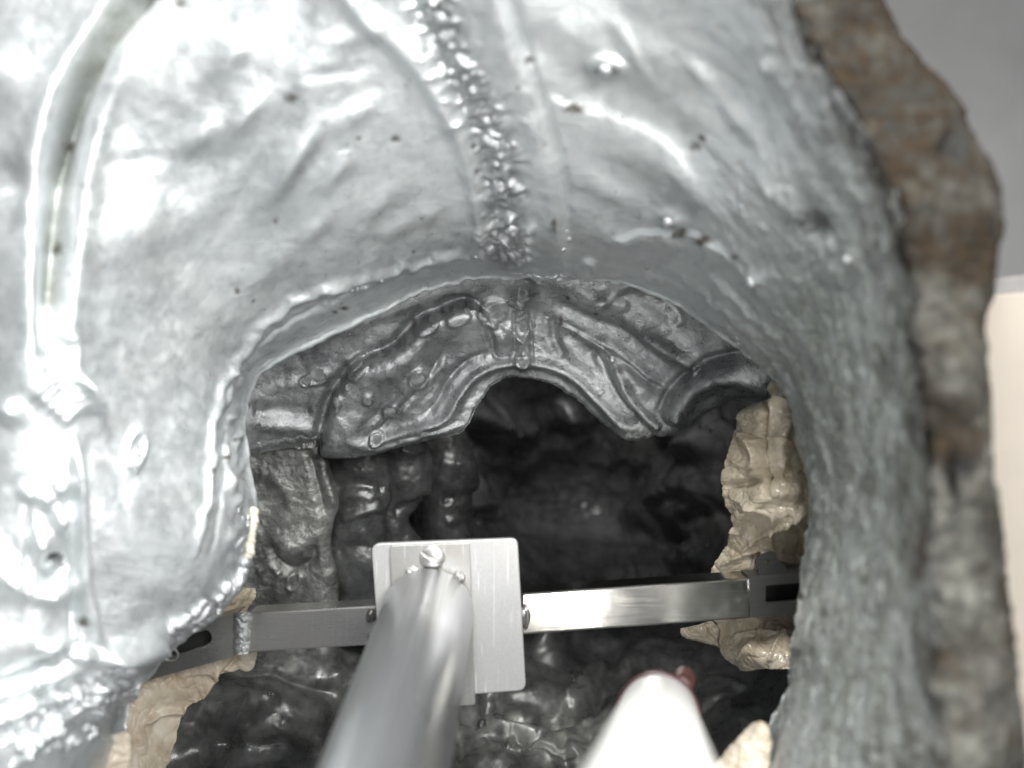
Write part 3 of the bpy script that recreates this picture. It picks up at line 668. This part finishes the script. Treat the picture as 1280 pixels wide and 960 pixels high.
st[..., 0] = np.clip(1.2 * fbm(X / 30, Y / 30, None, 431, 4) - .35, 0, .3)
st[..., 2] = np.clip(.8 * fbm(X / 22, Y / 22, None, 433, 4) - pal, 0, .45)
st[..., 1] = np.clip((pal + .15 * floorw) * (.55 + 1.1 * fbm(X / 14, Y / 14, None, 437, 4)), 0, .9)
hollow = link('inner_hollow', grid_mesh('inner_hollow', P, st), M['cavity'], casting); hollow['label'] = 'blackened lumpy hollow deep inside the casting'
HL = dict(X=X, Y=Y, P=P, N=grid_normals(P))

def strip(xl, right, d0, slope_y, seed, feats, bulge=.006):
    G = []
    for xr, y in right:
        r = []
        for f, ex in [(0, .012), (.2, 0), (.42, -bulge), (.62, -bulge), (.8, -.5 * bulge), (.93, .002), (1.0, .009), (.98, .024), (.9, .05)]:
            r.append([xl + f * (xr - xl), y, d0 + slope_y * (y - 560) + ex])
        G.append(r)
    A = crs2(np.array(G), 260, 150); X, Y, D = A[..., 0], A[..., 1], A[..., 2]
    P0 = at(X, Y, D); N0 = grid_normals(P0); R = Relief(X, Y)
    R.h += .0036 * fbm(P0[..., 0] * 17, P0[..., 1] * 17, P0[..., 2] * 17, seed, 3) + .0010 * fbm(P0[..., 0] * 90, P0[..., 1] * 90, P0[..., 2] * 90, seed + 3, 3)
    for q in feats: R.ridge(*q)
    st = np.zeros(X.shape + (3,)); st[..., 2] = np.clip(.15 + 1.2 * fbm(X / 22, Y / 16, None, seed + 5, 4), 0, .6)
    return link('fold', grid_mesh('fold', P0 + N0 * R.h[..., None], st), M['cavity'], casting)
strip(385, [(478,515),(482,550),(484,575),(490,598),(491,620),(482,640),(480,660),(485,690),(494,720),(500,760),(500,800)], .645, .00006, 611, [([(415,612),(445,606),(486,612)], 9, -.003), ([(425,650),(455,640),(480,634)], 6, .003), ([(420,690),(450,682),(482,690)], 8, -.002)])
strip(455, [(520,500),(530,530),(538,560),(545,590),(541,620),(524,638),(513,648),(518,660),(530,680),(545,700),(550,740)], .685, .00008, 621, [([(490,640),(515,634),(540,628)], 8, -.004), ([(500,560),(515,565),(530,560)], 6, .004)])
strip(515, [(560,480),(574,510),(584,545),(595,580),(599,605),(590,630),(580,650),(600,690),(605,730)], .735, .00010, 631, [([(550,575),(570,580),(590,576)], 8, .003), ([(550,625),(580,622),(600,618)], 8, -.004), ([(555,655),(585,645),(610,655)], 7, .003)])

# ------------------------------------------------------------------ solder beads
bead_me = []
for k in range(5):
    bm = bmesh.new(); bmesh.ops.create_icosphere(bm, subdivisions=2, radius=1)
    for v in bm.verts:
        c = v.co; w = 1 + .16 * math.sin(2.3 * c.x + 1.7 * k) * math.cos(2.1 * c.y - k) + .07 * math.sin(5.3 * c.z + 2.2 * k + 2 * c.x)
        v.co = c * w
    me = bpy.data.meshes.new('solder_bead'); bm.to_mesh(me); bm.free()
    bead_me.append(me)
bead_cache = {}
def bead(S, parent, px, py, r, mat='bead', flat=0.55, asp=1.0, sink=0.15):
    p, n = lookup(S, px, py)
    k = random.randrange(5); key = (k, mat)
    if key not in bead_cache:
        me = bead_me[k].copy(); me.materials.clear(); me.materials.append(M[mat]); bead_cache[key] = me
    o = link('solder_bead', bead_cache[key], None, parent)
    depth = float(np.dot(p - CAM, FW)); rm = r * depth / FPX
    q = Vector(n).to_track_quat('Z', 'Y') @ Matrix.Rotation(random.uniform(0, 6.28), 4, 'Z').to_quaternion()
    o.rotation_euler = q.to_euler(); o.scale = (rm * asp, rm / asp, rm * flat); o.location = Vector(p + n * rm * flat * (-sink))
    return o
def bead_line(S, parent, pts, n, r0, r1, spread, mat='bead', flat=.6, sink=.35):
    c = crs(np.array(pts, float), n)
    for k in range(n):
        bead(S, parent, c[k, 0] + random.uniform(-spread, spread), c[k, 1] + random.uniform(-spread, spread) * .7, random.uniform(r0, r1), mat, flat * random.uniform(.6, 1.2), random.uniform(.7, 1.5), sink)
bead_line(SH, shell, [(540,2),(550,37),(560,75),(580,98),(596,122),(608,148),(622,175),(630,210),(632,250),(632,281),(628,305)], 48, 3, 9, 15, 'bead', .15)
for k in range(30): bead(SH, shell, 628 + random.uniform(-34, 34), 304 + random.uniform(-18, 24), random.uniform(2.5, 8), 'bead', .28, random.uniform(.6, 1.7), .3)
bead_line(SH, shell, [(318,700),(300,724),(285,738),(268,752),(248,766),(228,778),(208,786)], 60, 5, 12, 9, 'bead', .8, -.35)
bead_line(SH, shell, [(300,640),(302,665),(300,690)], 10, 4, 8, 5)
bead_line(SH, shell, [(150,830),(110,850),(85,878),(60,905),(30,925)], 26, 5, 12, 12, 'bead', .7, -.1)
bead_line(SH, shell, [(155,852),(140,880),(118,912),(100,930),(60,938)], 20, 4, 9, 8, 'bead', .9)
for x, y, r in [(75,608,6),(78,650,8),(36,852,9),(25,850,6),(82,706,7),(945,349,6),(940,346,4),(1066,322,5),(1060,334,4),(760,82,9),(838,272,7),(171,570,5),(170,588,4),(712,300,4),(705,308,4),(708,290,3)]: bead(SH, shell, x, y, r, 'bead', .6)
bead_line(SH, shell, [(640,352),(662,347),(690,352),(712,354)], 16, 3, 6, 4)
bead_line(SH, shell, [(905,420),(918,415),(930,432),(950,448)], 16, 2.5, 5, 4)
bead_line(SH, shell, [(410,368),(450,362),(480,350)], 9, 3, 5, 3)
bead_line(CL, collar, [(655,352),(650,372),(620,388),(590,384)], 12, 5, 9, 5, 'bead_dark', .35)
bead_line(CL, collar, [(652,395),(654,415),(655,450)], 6, 5, 8, 2, 'bead_dark', .3)
bead_line(CL, collar, [(318,556),(340,553),(365,550),(392,549)], 13, 5.5, 7.5, 2.5, 'bead_dark', .45)
for x, y, r in [(398,468,10),(384,475,7),(523,473,9),(488,513,8),(472,546,7),(446,455,11),(440,478,7),(422,497,7),(515,540,6),(523,537,6),(531,540,5),(462,494,5)]: bead(CL, collar, x, y, r, 'bead_dark', .3)
for x, y, r in [(715,846,4),(720,843,4),(724,850,4),(717,854,3.5),(738,893,5),(678,816,8),(712,803,6),(620,905,6),(602,905,7),(575,553,5),(583,585,4),(588,597,3),(535,597,4),(512,600,4),(520,598,3),
                (540,640,3),(598,568,3),(612,520,4),(655,508,3),(660,525,3),(640,558,3),(648,560,3),(877,537,4),(897,530,4),(902,536,3),(880,690,6),(868,684,4),(893,684,4),(590,655,5),(690,575,2),(755,830,5),(330,872,4),(272,938,4),(850,800,4)]:
    bead(HL, hollow, x, y, r, 'bead_black', .6)
# cream filler on the edge of the opening
bm = bmesh.new()
for k in range(16):
    t = k / 15; x = 316 + 4 * math.sin(t * 3.1) - 14 * max(0, t - .6); y = 640 + 60 * t
    p, n = lookup(SH, x, y); mt = Matrix.Translation(Vector(p)) @ Matrix.Diagonal((.0030 + .001 * random.random(), .0026, .0040, 1))
    bmesh.ops.create_icosphere(bm, subdivisions=2, radius=1, matrix=mt)
me = bpy.data.meshes.new('filler'); bm.to_mesh(me); bm.free(); link('filler_smear', me, M['filler'], shell)['label'] = 'cream filler smeared on the edge'

# ------------------------------------------------------------------ support frame
frame = empty('support_frame', at(535, 770, .49), 'steel support frame with a round tube, screwed plate and cross bar inside the opening', 'support frame')
def prism(name, corners, thick, mat, parent, bev=.0006, seg=2):
    """box from four front corners (px,py,d) and a depth thickness"""
    bm = bmesh.new(); f = [bm.verts.new(Vector(at(*c))) for c in corners]; b = [bm.verts.new(v.co + Vector(FW) * thick) for v in f]
    bm.faces.new(f); bm.faces.new(b[::-1])
    for k in range(len(f)):
        j = (k + 1) % len(f); bm.faces.new((f[j], f[k], b[k], b[j]))
    bmesh.ops.recalc_face_normals(bm, faces=bm.faces[:])
    if bev: bmesh.ops.bevel(bm, geom=bm.edges[:], offset=bev, segments=seg, affect='EDGES', profile=.5)
    me = bpy.data.meshes.new(name); bm.to_mesh(me); bm.free()
    o = link(name, me, mat, parent, False)
    return o
def rounded(corners, rads, n=5):
    """round the corners of a px outline"""
    out = []; m = len(corners)
    for k in range(m):
        c = np.array(corners[k][:2], float); a = np.array(corners[k - 1][:2], float); b = np.array(corners[(k + 1) % m][:2], float)
        r = rads[k]; u = (a - c) / np.linalg.norm(a - c); v = (b - c) / np.linalg.norm(b - c)
        if r <= 0: out.append((*c, corners[k][2])); continue
        p, q = c + u * r, c + v * r
        for t in np.linspace(0, 1, n):
            w = (1 - t) ** 2 * p + 2 * t * (1 - t) * c + t * t * q; out.append((*w, corners[k][2]))
    return out
prism('mounting_plate', rounded([(464,680,.4955),(647,673,.4955),(657.5,863,.4955),(478,876,.4955)], [11, 9, 10, 4]), .005, M['plate'], frame, .0006)
prism('clamp_plate', rounded([(487,682,.4920),(587,678.5,.4920),(594,881,.4920),(497,888,.4920)], [5, 2, 3, 3]), .0032, M['clamp'], frame, .0004)
# cross bar, two lengths of square tube
prism('cross_bar', [(652,742,.5045),(938,722,.5105),(938,773,.5065),(652,793.5,.5005)], .020, M['bar'], frame, .0012, 3)
prism('cross_bar', [(310,766,.5095),(470,757.5,.5045),(470,806,.502),(310,816,.507)], .018, M['bracket'], frame, .0010, 3)

def slot_plate(name, outer, slot, thick, mat, parent):
    """flat bar with a through slot; both outlines are px lists of equal length"""
    bm = bmesh.new()
    of = [bm.verts.new(Vector(at(*c))) for c in outer]; sf = [bm.verts.new(Vector(at(*c))) for c in slot]
    ob = [bm.verts.new(v.co + Vector(FW) * thick) for v in of]; sb = [bm.verts.new(v.co + Vector(FW) * thick) for v in sf]
    n = len(outer)
    for k in range(n):
        j = (k + 1) % n
        bm.faces.new((of[k], of[j], sf[j], sf[k])); bm.faces.new((ob[j], ob[k], sb[k], sb[j]))
        bm.faces.new((of[j], of[k], ob[k], ob[j])); bm.faces.new((sf[k], sf[j], sb[j], sb[k]))
    bmesh.ops.recalc_face_normals(bm, faces=bm.faces[:])
    me = bpy.data.meshes.new(name); bm.to_mesh(me); bm.free(); return link(name, me, mat, parent, False)
def ray_outline(poly, c, n):
    """n points on a closed px polygon seen from c"""
    poly = np.array(poly, float); out = []
    for k in range(n):
        a = 2 * math.pi * k / n + .01; dx, dy = math.cos(a), math.sin(a); best = None
        for i in range(len(poly)):
            x1, y1 = poly[i] - c; x2, y2 = poly[(i + 1) % len(poly)] - c
            den = dx * (y2 - y1) - dy * (x2 - x1)
            if abs(den) < 1e-9: continue
            t = (x1 * (y2 - y1) - y1 * (x2 - x1)) / den; s = (x1 * dy - y1 * dx) / den
            if t > 0 and -1e-6 <= s <= 1 + 1e-6 and (best is None or t < best): best = t
        out.append((c[0] + dx * best, c[1] + dy * best))
    return out
def slope(pts, d0, x0, k): return [(x, y, d0 + (x - x0) * k) for x, y in pts]
# bent end bracket at the left
rect = [(296,768),(296,819.5),(120,868),(120,818)]; c = (215, 812)
stad = [(256 + 9 * math.sin(a), 797 - 10 * math.cos(a)) for a in np.linspace(0, math.pi, 9)] + [(178 - 9 * math.sin(a), 822 + 10 * math.cos(a)) for a in np.linspace(0, math.pi, 9)]
slot_plate('end_bracket', slope(ray_outline(rect, c, 96), .508, 296, -.00006), slope(ray_outline(stad, c, 96), .508, 296, -.00006), .0035, M['bracket'], frame)
prism('bracket_web', [(296,766,.5085),(296,768,.5085),(120,818,.519),(120,816,.519)], .016, M['bracket'], frame, 0)
prism('bracket_back', [(296,768,.526),(296,816,.526),(120,866,.536),(120,818,.536)], .002, M['darksteel'], frame, 0)
# slotted end at the right with a dark tab
rect = [(936,722.5),(1060,713),(1060,764),(936,772.5)]; c = (990, 742)
sl = [(957,732),(1020,727),(1020,749),(957,754)]
slot_plate('slotted_end', slope(ray_outline(rect, c, 96), .5085, 938, .00002), slope(ray_outline(sl, c, 96), .5085, 938, .00002), .003, M['endsteel'], frame)
prism('end_web', [(936,720.5,.509),(936,722.5,.509),(1060,713,.511),(1060,711,.511)], .018, M['endsteel'], frame, 0)
prism('end_floor', [(938,768,.5125),(1060,760,.5125),(1060,762,.5125),(938,770,.5125)], .016, M['darksteel'], frame, 0)
prism('end_back', [(938,724,.5275),(1060,714,.5275),(1060,760,.5275),(938,769,.5275)], .002, M['darksteel'], frame, 0)  # dark colour stands in for the unlit inside of the bar
tp = [(944,703),(947,697),(955,693),(964,689.5),(969,690),(973,700),(982,708),(990,722),(950,722)]
tabc = (959, 702)
hole = [(959 + 2.6 * math.cos(a), 702 + 2.8 * math.sin(a)) for a in np.linspace(0, 2 * math.pi, 17)[:-1]]
slot_plate('tab', [(x, y, .5125) for x, y in ray_outline(tp, tabc, 48)], [(x, y, .5125) for x, y in ray_outline(hole, tabc, 48)], .002, M['darksteel'], frame)['label'] = 'dark tab with a small hole above the bar end'

def tube_between(name, a, b, r, mat, parent, seg=96, wall=.002, lip=.0012, local=True):
    """hollow round tube with softened mouths, axis a->b in camera metres"""
    pa, pb = Vector(W(*a)), Vector(W(*b)); ax = pb - pa; Lg = ax.length
    prof = [(r - lip, 0), (r - .3 * lip, .3 * lip), (r, lip), (r, Lg * .33), (r, Lg * .66), (r, Lg - lip), (r - lip, Lg), (r - wall, Lg), (r - wall, 0)]
    bm = bmesh.new(); rings = []
    for rr, z in prof:
        rings.append([bm.verts.new((rr * math.cos(2 * math.pi * k / seg), rr * math.sin(2 * math.pi * k / seg), z)) for k in range(seg)])
    for i in range(len(rings)):
        j = (i + 1) % len(rings)
        for k in range(seg): bm.faces.new((rings[i][k], rings[i][(k + 1) % seg], rings[j][(k + 1) % seg], rings[j][k]))
    bmesh.ops.recalc_face_normals(bm, faces=bm.faces[:])
    me = bpy.data.meshes.new(name); bm.to_mesh(me); bm.free()
    o = link(name, me, mat, parent); o.location = pa; o.rotation_euler = ax.to_track_quat('Z', 'Y').to_euler(); return o
def tdir(o, v, d): k = d - o[2]; return (o[0] + v[0] * k, o[1] + v[1] * k, d)
T0 = (-.0462, -.1262, .4925); TV = (.0226, .170)
tube_between('round_tube', T0, tdir(T0, TV, .02), .0252, M['tube'], frame)

# slotted screw
def screw_head(px, py, d, r, ang):
    n = 48; g = np.linspace(-1, 1, n); gx, gy = np.meshgrid(g, g, indexing='ij')
    # square grid mapped to a disc
    x = gx * np.sqrt(1 - gy ** 2 / 2); y = gy * np.sqrt(1 - gx ** 2 / 2); rr = np.hypot(x, y)
    hgt = .40 * np.sqrt(np.clip(1 - rr ** 2 * .88, 0, 1)); hgt = np.where(rr > .985, -.1, hgt)
    hgt = hgt - np.clip((.13 - np.abs(y)) / .035, 0, 1) * np.minimum(.24, hgt + .05)
    ca, sa = math.cos(ang), math.sin(ang); u = x * ca - y * sa; v = x * sa + y * ca
    c = np.array([(px - 640) / FPX * d, (480 - py) / FPX * d, d])
    Pm = CAM + (c[0] + u * r)[..., None] * RT + (c[1] + v * r)[..., None] * UP + (c[2] - hgt * r)[..., None] * FW
    return grid_mesh('screw', Pm)
link('screw', screw_head(540.5, 697, .4918, .0071, math.radians(-30)), M['screw'], frame)['label'] = 'slotted round head screw above the tube'

def blob(name, parent, px, py, d, r, sc, mat, seed):
    bm = bmesh.new(); bmesh.ops.create_icosphere(bm, subdivisions=4, radius=1)
    for v in bm.verts:
        c = v.co.copy(); w = 1 + .16 * math.sin(4 * c.x + seed) * math.cos(3.3 * c.y + seed * 2) + .10 * math.sin(9 * c.z + 5 * c.x + seed)
        v.co = Vector(((c.x * sc[0]) * w, (c.y * sc[1]) * w, (c.z * sc[2]) * w)) * r
    for v in bm.verts: v.co = Vector(CAM + v.co.x * RT + v.co.y * UP + v.co.z * FW - CAM)
    me = bpy.data.meshes.new(name); bm.to_mesh(me); bm.free()
    o = link(name, me, mat, parent); o.location = Vector(at(px, py, d)); return o
blob('weld', frame, 515.5, 717, .4915, .0036, (1, 1.1, .8), M['clamp'], 1)
blob('weld', frame, 573, 722, .4915, .0034, (1, 1, .8), M['clamp'], 2)
blob('weld', frame, 655.5, 771, .499, .0040, (.75, 1.6, .8), M['bracket'], 3)
blob('weld', frame, 463, 770, .5025, .0030, (.8, 1.2, .8), M['endsteel'], 4)
blob('weld', frame, 463, 797, .5025, .0022, (.7, 1.0, .8), M['endsteel'], 6)
# weld band across the left bar
A = crs2(np.array([[[x, y0 + t * (y1 - y0), .5062 + e] for t in np.linspace(0, 1, 5)] for x, y0, y1, e in [(291,767,819.5,.006),(292,766,819,.0015),(297,766,818,-.0012),(306,765,817.5,-.0012),(312,765,817,.0010),(313,765,816.5,.006)]]), 60, 130)
P0 = at(A[..., 0], A[..., 1], A[..., 2]); N0 = grid_normals(P0)
P = P0 + N0 * (.0011 * fbm(A[..., 0] / 5, A[..., 1] / 5, None, 501, 4))[..., None]
link('weld_band', grid_mesh('weld_band', P, np.zeros(A.shape)), M['bead_dark'], frame)
# small wire ring hanging at the bracket
bm = bmesh.new(); Rr, r2 = .0052, .0007; rings = []
for i in range(32):
    a = 2 * math.pi * i / 32; rings.append([bm.verts.new(((Rr + r2 * math.cos(b)) * math.cos(a), (Rr + r2 * math.cos(b)) * math.sin(a), r2 * math.sin(b))) for b in np.linspace(0, 2 * math.pi, 9)[:-1]])
for i in range(32):
    for k in range(8): bm.faces.new((rings[i][k], rings[(i + 1) % 32][k], rings[(i + 1) % 32][(k + 1) % 8], rings[i][(k + 1) % 8]))
me = bpy.data.meshes.new('wire_ring'); bm.to_mesh(me); bm.free()
wr = link('wire_ring', me, M['screw'], None); wr.location = Vector(at(211, 817, .502)); wr.rotation_euler = (Vector(-FW)).to_track_quat('Z', 'Y').to_euler(); wr.rotation_euler.rotate_axis('X', .5)
tag(wr, 'small bright wire ring beside the bracket slot at lower left', 'ring')

# ------------------------------------------------------------------ white pipe
V0 = (.0690, -.1570, .42); VV = (.172, -.261)
pipe = empty('white_pipe', W(*V0), 'overexposed white plastic pipe with a dark maroon end, right of the tube', 'pipe')
tube_between('pipe_body', V0, tdir(V0, VV, .10), .0184, M['pipe'], pipe, 96, .002, .0008)
tube_between('end_ring', tdir(V0, VV, .4235), tdir(V0, VV, .4190), .0202, M['ring'], pipe, 96, .004, .0008)['label'] = 'dark maroon ring round the pipe end'
s0 = np.array(tdir(V0, VV, .424)); s0 = s0 + np.array([.0105, .0120, 0]); s1 = s0 + np.array([.0065, -.001, .020])
tube_between('end_stub', tuple(s0), tuple(s1), .0060, M['stub'], pipe, 32, .0045, .0016)['label'] = 'red brown stub sticking out beyond the pipe end'

# ------------------------------------------------------------------ crumpled paper
def crumple(X, Y, seed, amp, scale):
    """broad puffs crossed by thin sharp creases"""
    h = amp * 1.1 * fbm(X / scale, Y / scale, None, seed, 2)
    r = np.random.default_rng(seed)
    for k, (sc_, a, w) in enumerate([(1.0, .55, .09), (.62, .40, .09), (.40, .26, .10), (.26, .16, .12)]):
        th = r.uniform(0, math.pi); c, q = math.cos(th), math.sin(th); L = scale * sc_
        wx = X + .35 * L * vnoise(X / L + 9, Y / L, None, seed + 20 + k); wy = Y + .35 * L * vnoise(X / L, Y / L + 5, None, seed + 30 + k)
        n = fbm((wx * c + wy * q) / L, (-wx * q + wy * c) / (L * 1.9), None, seed + 40 + k, 2)
        h += amp * a * (1.6 * np.abs(n) - np.exp(-np.abs(n) / w) * .55)
    return h
def paper(name, rows, seed, amp, scale, mat, label, stain=0.0, nu=220, nv=170, bulge=.01, cr=None):
    """rows: ((xl,yl,dl),(xr,yr,dr)) from top to bottom"""
    G = []
    for a, b in rows:
        a = np.array(a, float); b = np.array(b, float); r = []
        for t in np.linspace(0, 1, 7):
            q = a + t * (b - a); q[2] -= bulge * math.sin(math.pi * min(1, t * 1.15)); r.append(q)
        G.append(r)
    A = crs2(np.array(G), nu, nv); X, Y, D = A[..., 0], A[..., 1], A[..., 2]
    tt = np.linspace(0, 1, nv)[None, :] + 0 * X
    X = X + (1 - tt) ** 6 * 5 * fbm(Y / 14, Y * 0, None, seed + 40, 4, .6)
    P0 = at(X, Y, D); N0 = grid_normals(P0)
    h = crumple(X, Y, seed, amp, scale)
    if cr:
        R = Relief(X, Y)
        for q in cr: R.ridge(*q)
        h = h + R.h
    P = P0 + N0 * h[..., None]
    st = np.zeros(X.shape + (3,)); st[..., 0] = np.clip(stain * (.4 + 1.8 * fbm(X / 24, Y / 40, None, seed + 9, 4)), 0, 1)
    o = link(name, grid_mesh(name, P, st), mat); m = o.modifiers.new('thick', 'SOLIDIFY'); m.thickness = .0006; m.offset = -1
    return tag(o, label, 'paper', 'crumpled cream paper packed round the frame')
pr = paper('crumpled_paper', [((962,478,.530),(1000,478,.512)), ((956,500,.532),(1010,498,.508)), ((922,517,.535),(1018,515,.506)), ((921,535,.535),(1025,540,.504)), ((910,570,.533),(1032,570,.502)), ((903,604,.532),(1038,604,.50)),
       ((912,630,.534),(1040,632,.498)), ((921,646,.536),(1040,650,.496)), ((911,676,.548),(1040,680,.530)), ((889,712,.556),(1040,712,.548)), ((884,740,.560),(1040,745,.556)), ((890,770,.558),(1040,770,.552)), ((900,792,.555),(1036,795,.535)),
       ((902,815,.548),(1030,815,.515)), ((926,834,.545),(1025,838,.51))], 21, .0030, 50, M['paper'],
       'crumpled shiny cream paper packed between the hollow and the right wall', 0.15, 420, 230, .016,
       [([(968,485),(955,530),(957,580),(962,615)], 4, -.006), ([(905,610),(950,600),(990,592)], 5, -.007), ([(925,645),(960,618),(1000,612)], 12, .006), ([(985,520),(975,560),(980,600)], 7, .005), ([(960,510),(985,500)], 5, .005), ([(925,540),(950,570),(940,600)], 8, .005), ([(928,692),(958,664),(1002,642)], 2.6, .0030), ([(903,706),(950,688),(992,700)], 2.6, .0030), ([(938,650),(950,688),(946,716)], 3, -.0030), ([(970,640),(965,680),(980,715)], 2.6, .0026), ([(914,576),(940,586),(972,580)], 2.4, .0022), ([(928,528),(944,556),(950,592)], 2.4, .0022), ([(985,640),(1000,670),(995,700)], 3, -.0026), ([(912,660),(940,672),(958,700)], 2.4, .0024), ([(915,800),(950,790),(990,800)], 3, .0028), ([(920,826),(945,800),(955,780)], 2.6, .0026), ([(960,828),(970,805),(990,785)], 2.6, .0026), ([(935,560),(958,548),(985,552)], 2.2, .0018), ([(912,620),(940,626),(962,640)], 2.4, .0022)])
tp_ = prism('clear_tape', rounded([(964,498,.5065),(978,488,.5040),(994,492,.5030),(992,502,.5035),(974,504,.5055)], [3, 4, 4, 4, 3]), .0008, M['tape'], pr, 0); tp_['label'] = 'shiny clear tape on the paper'
paper('crumpled_paper', [((852,786,.566),(890,776,.56)), ((853,796,.566),(905,790,.56)), ((872,801,.566),(910,806,.56)), ((890,806,.566),(912,815,.56))], 31, .0014, 24, M['paper'], 'small torn cream paper scrap just under the bar, left of the packed paper', .1, 90, 90, .004)
paper('crumpled_paper', [((325,806,.552),(150,806,.535)), ((319,820,.552),(150,830,.532)), ((312,837,.552),(140,850,.529)), ((284,841,.550),(130,866,.526)), ((262,860,.549),(120,880,.522)), ((230,889,.546),(105,900,.517)), ((215,937,.541),(90,937,.510)), ((206,965,.536),(85,965,.504)), ((198,1000,.53),(85,1000,.498))],
      41, .0024, 50, M['paper2'], 'stained cream paper sheet hanging below the left bracket', .55, 240, 170, .006,
      [([(275,835),(250,870),(235,900)], 4, .004), ([(180,905),(205,892),(230,888)], 4, .004), ([(300,822),(270,850)], 3, -.003)])
paper('crumpled_paper', [((320,736,.548),(262,728,.525)), ((318,745,.548),(258,742,.525)), ((309,760,.548),(255,758,.526)), ((303,775,.548),(252,775,.527)), ((300,790,.548),(252,790,.528))], 51, .0014, 24, M['paper'], 'little cream paper scrap poking up behind the left end of the bar', .3, 90, 80, .004)
paper('crumpled_paper', [((62,985,.42),(60,960,.418)), ((95,985,.43),(88,938,.426)), ((130,990,.438),(122,925,.434)), ((160,1000,.446),(158,915,.441)), ((166,1010,.450),(160,935,.446))], 61, .0016, 26, M['paper2'], 'pale cream paper corner below the beaded lower left edge', .05, 90, 90, .002)
paper('crumpled_paper', [((946,899,.405),(958,905,.400)), ((935,910,.407),(962,915,.398)), ((922,927,.409),(965,932,.396)), ((903,944,.410),(962,955,.394)), ((893,955,.410),(960,975,.392)), ((880,985,.408),(955,1000,.390))], 71, .0016, 30, M['paper2'], 'cream paper scrap at the bottom right, right of the white pipe', .1, 120, 100, .003)

# ------------------------------------------------------------------ foam board at the right
brd = empty('foam_board', at(1262, 650, .48), 'cream foam board out of focus at the right edge', 'board')
bo = [(1212,370),(1330,362),(1420,360),(1420,1100),(1212,1100)]
prism('board_face', rounded([(x, y, .40) for x, y in bo], [7, 0, 0, 0, 0]), .02, M['board'], brd, .0012)
prism('board_cap', rounded([(1220,350,.404),(1330,338,.404),(1330,372,.404),(1220,380,.404)], [6, 0, 0, 3]), .012, M['boardgrey'], brd, .001)
print('objects', len(bpy.data.objects))
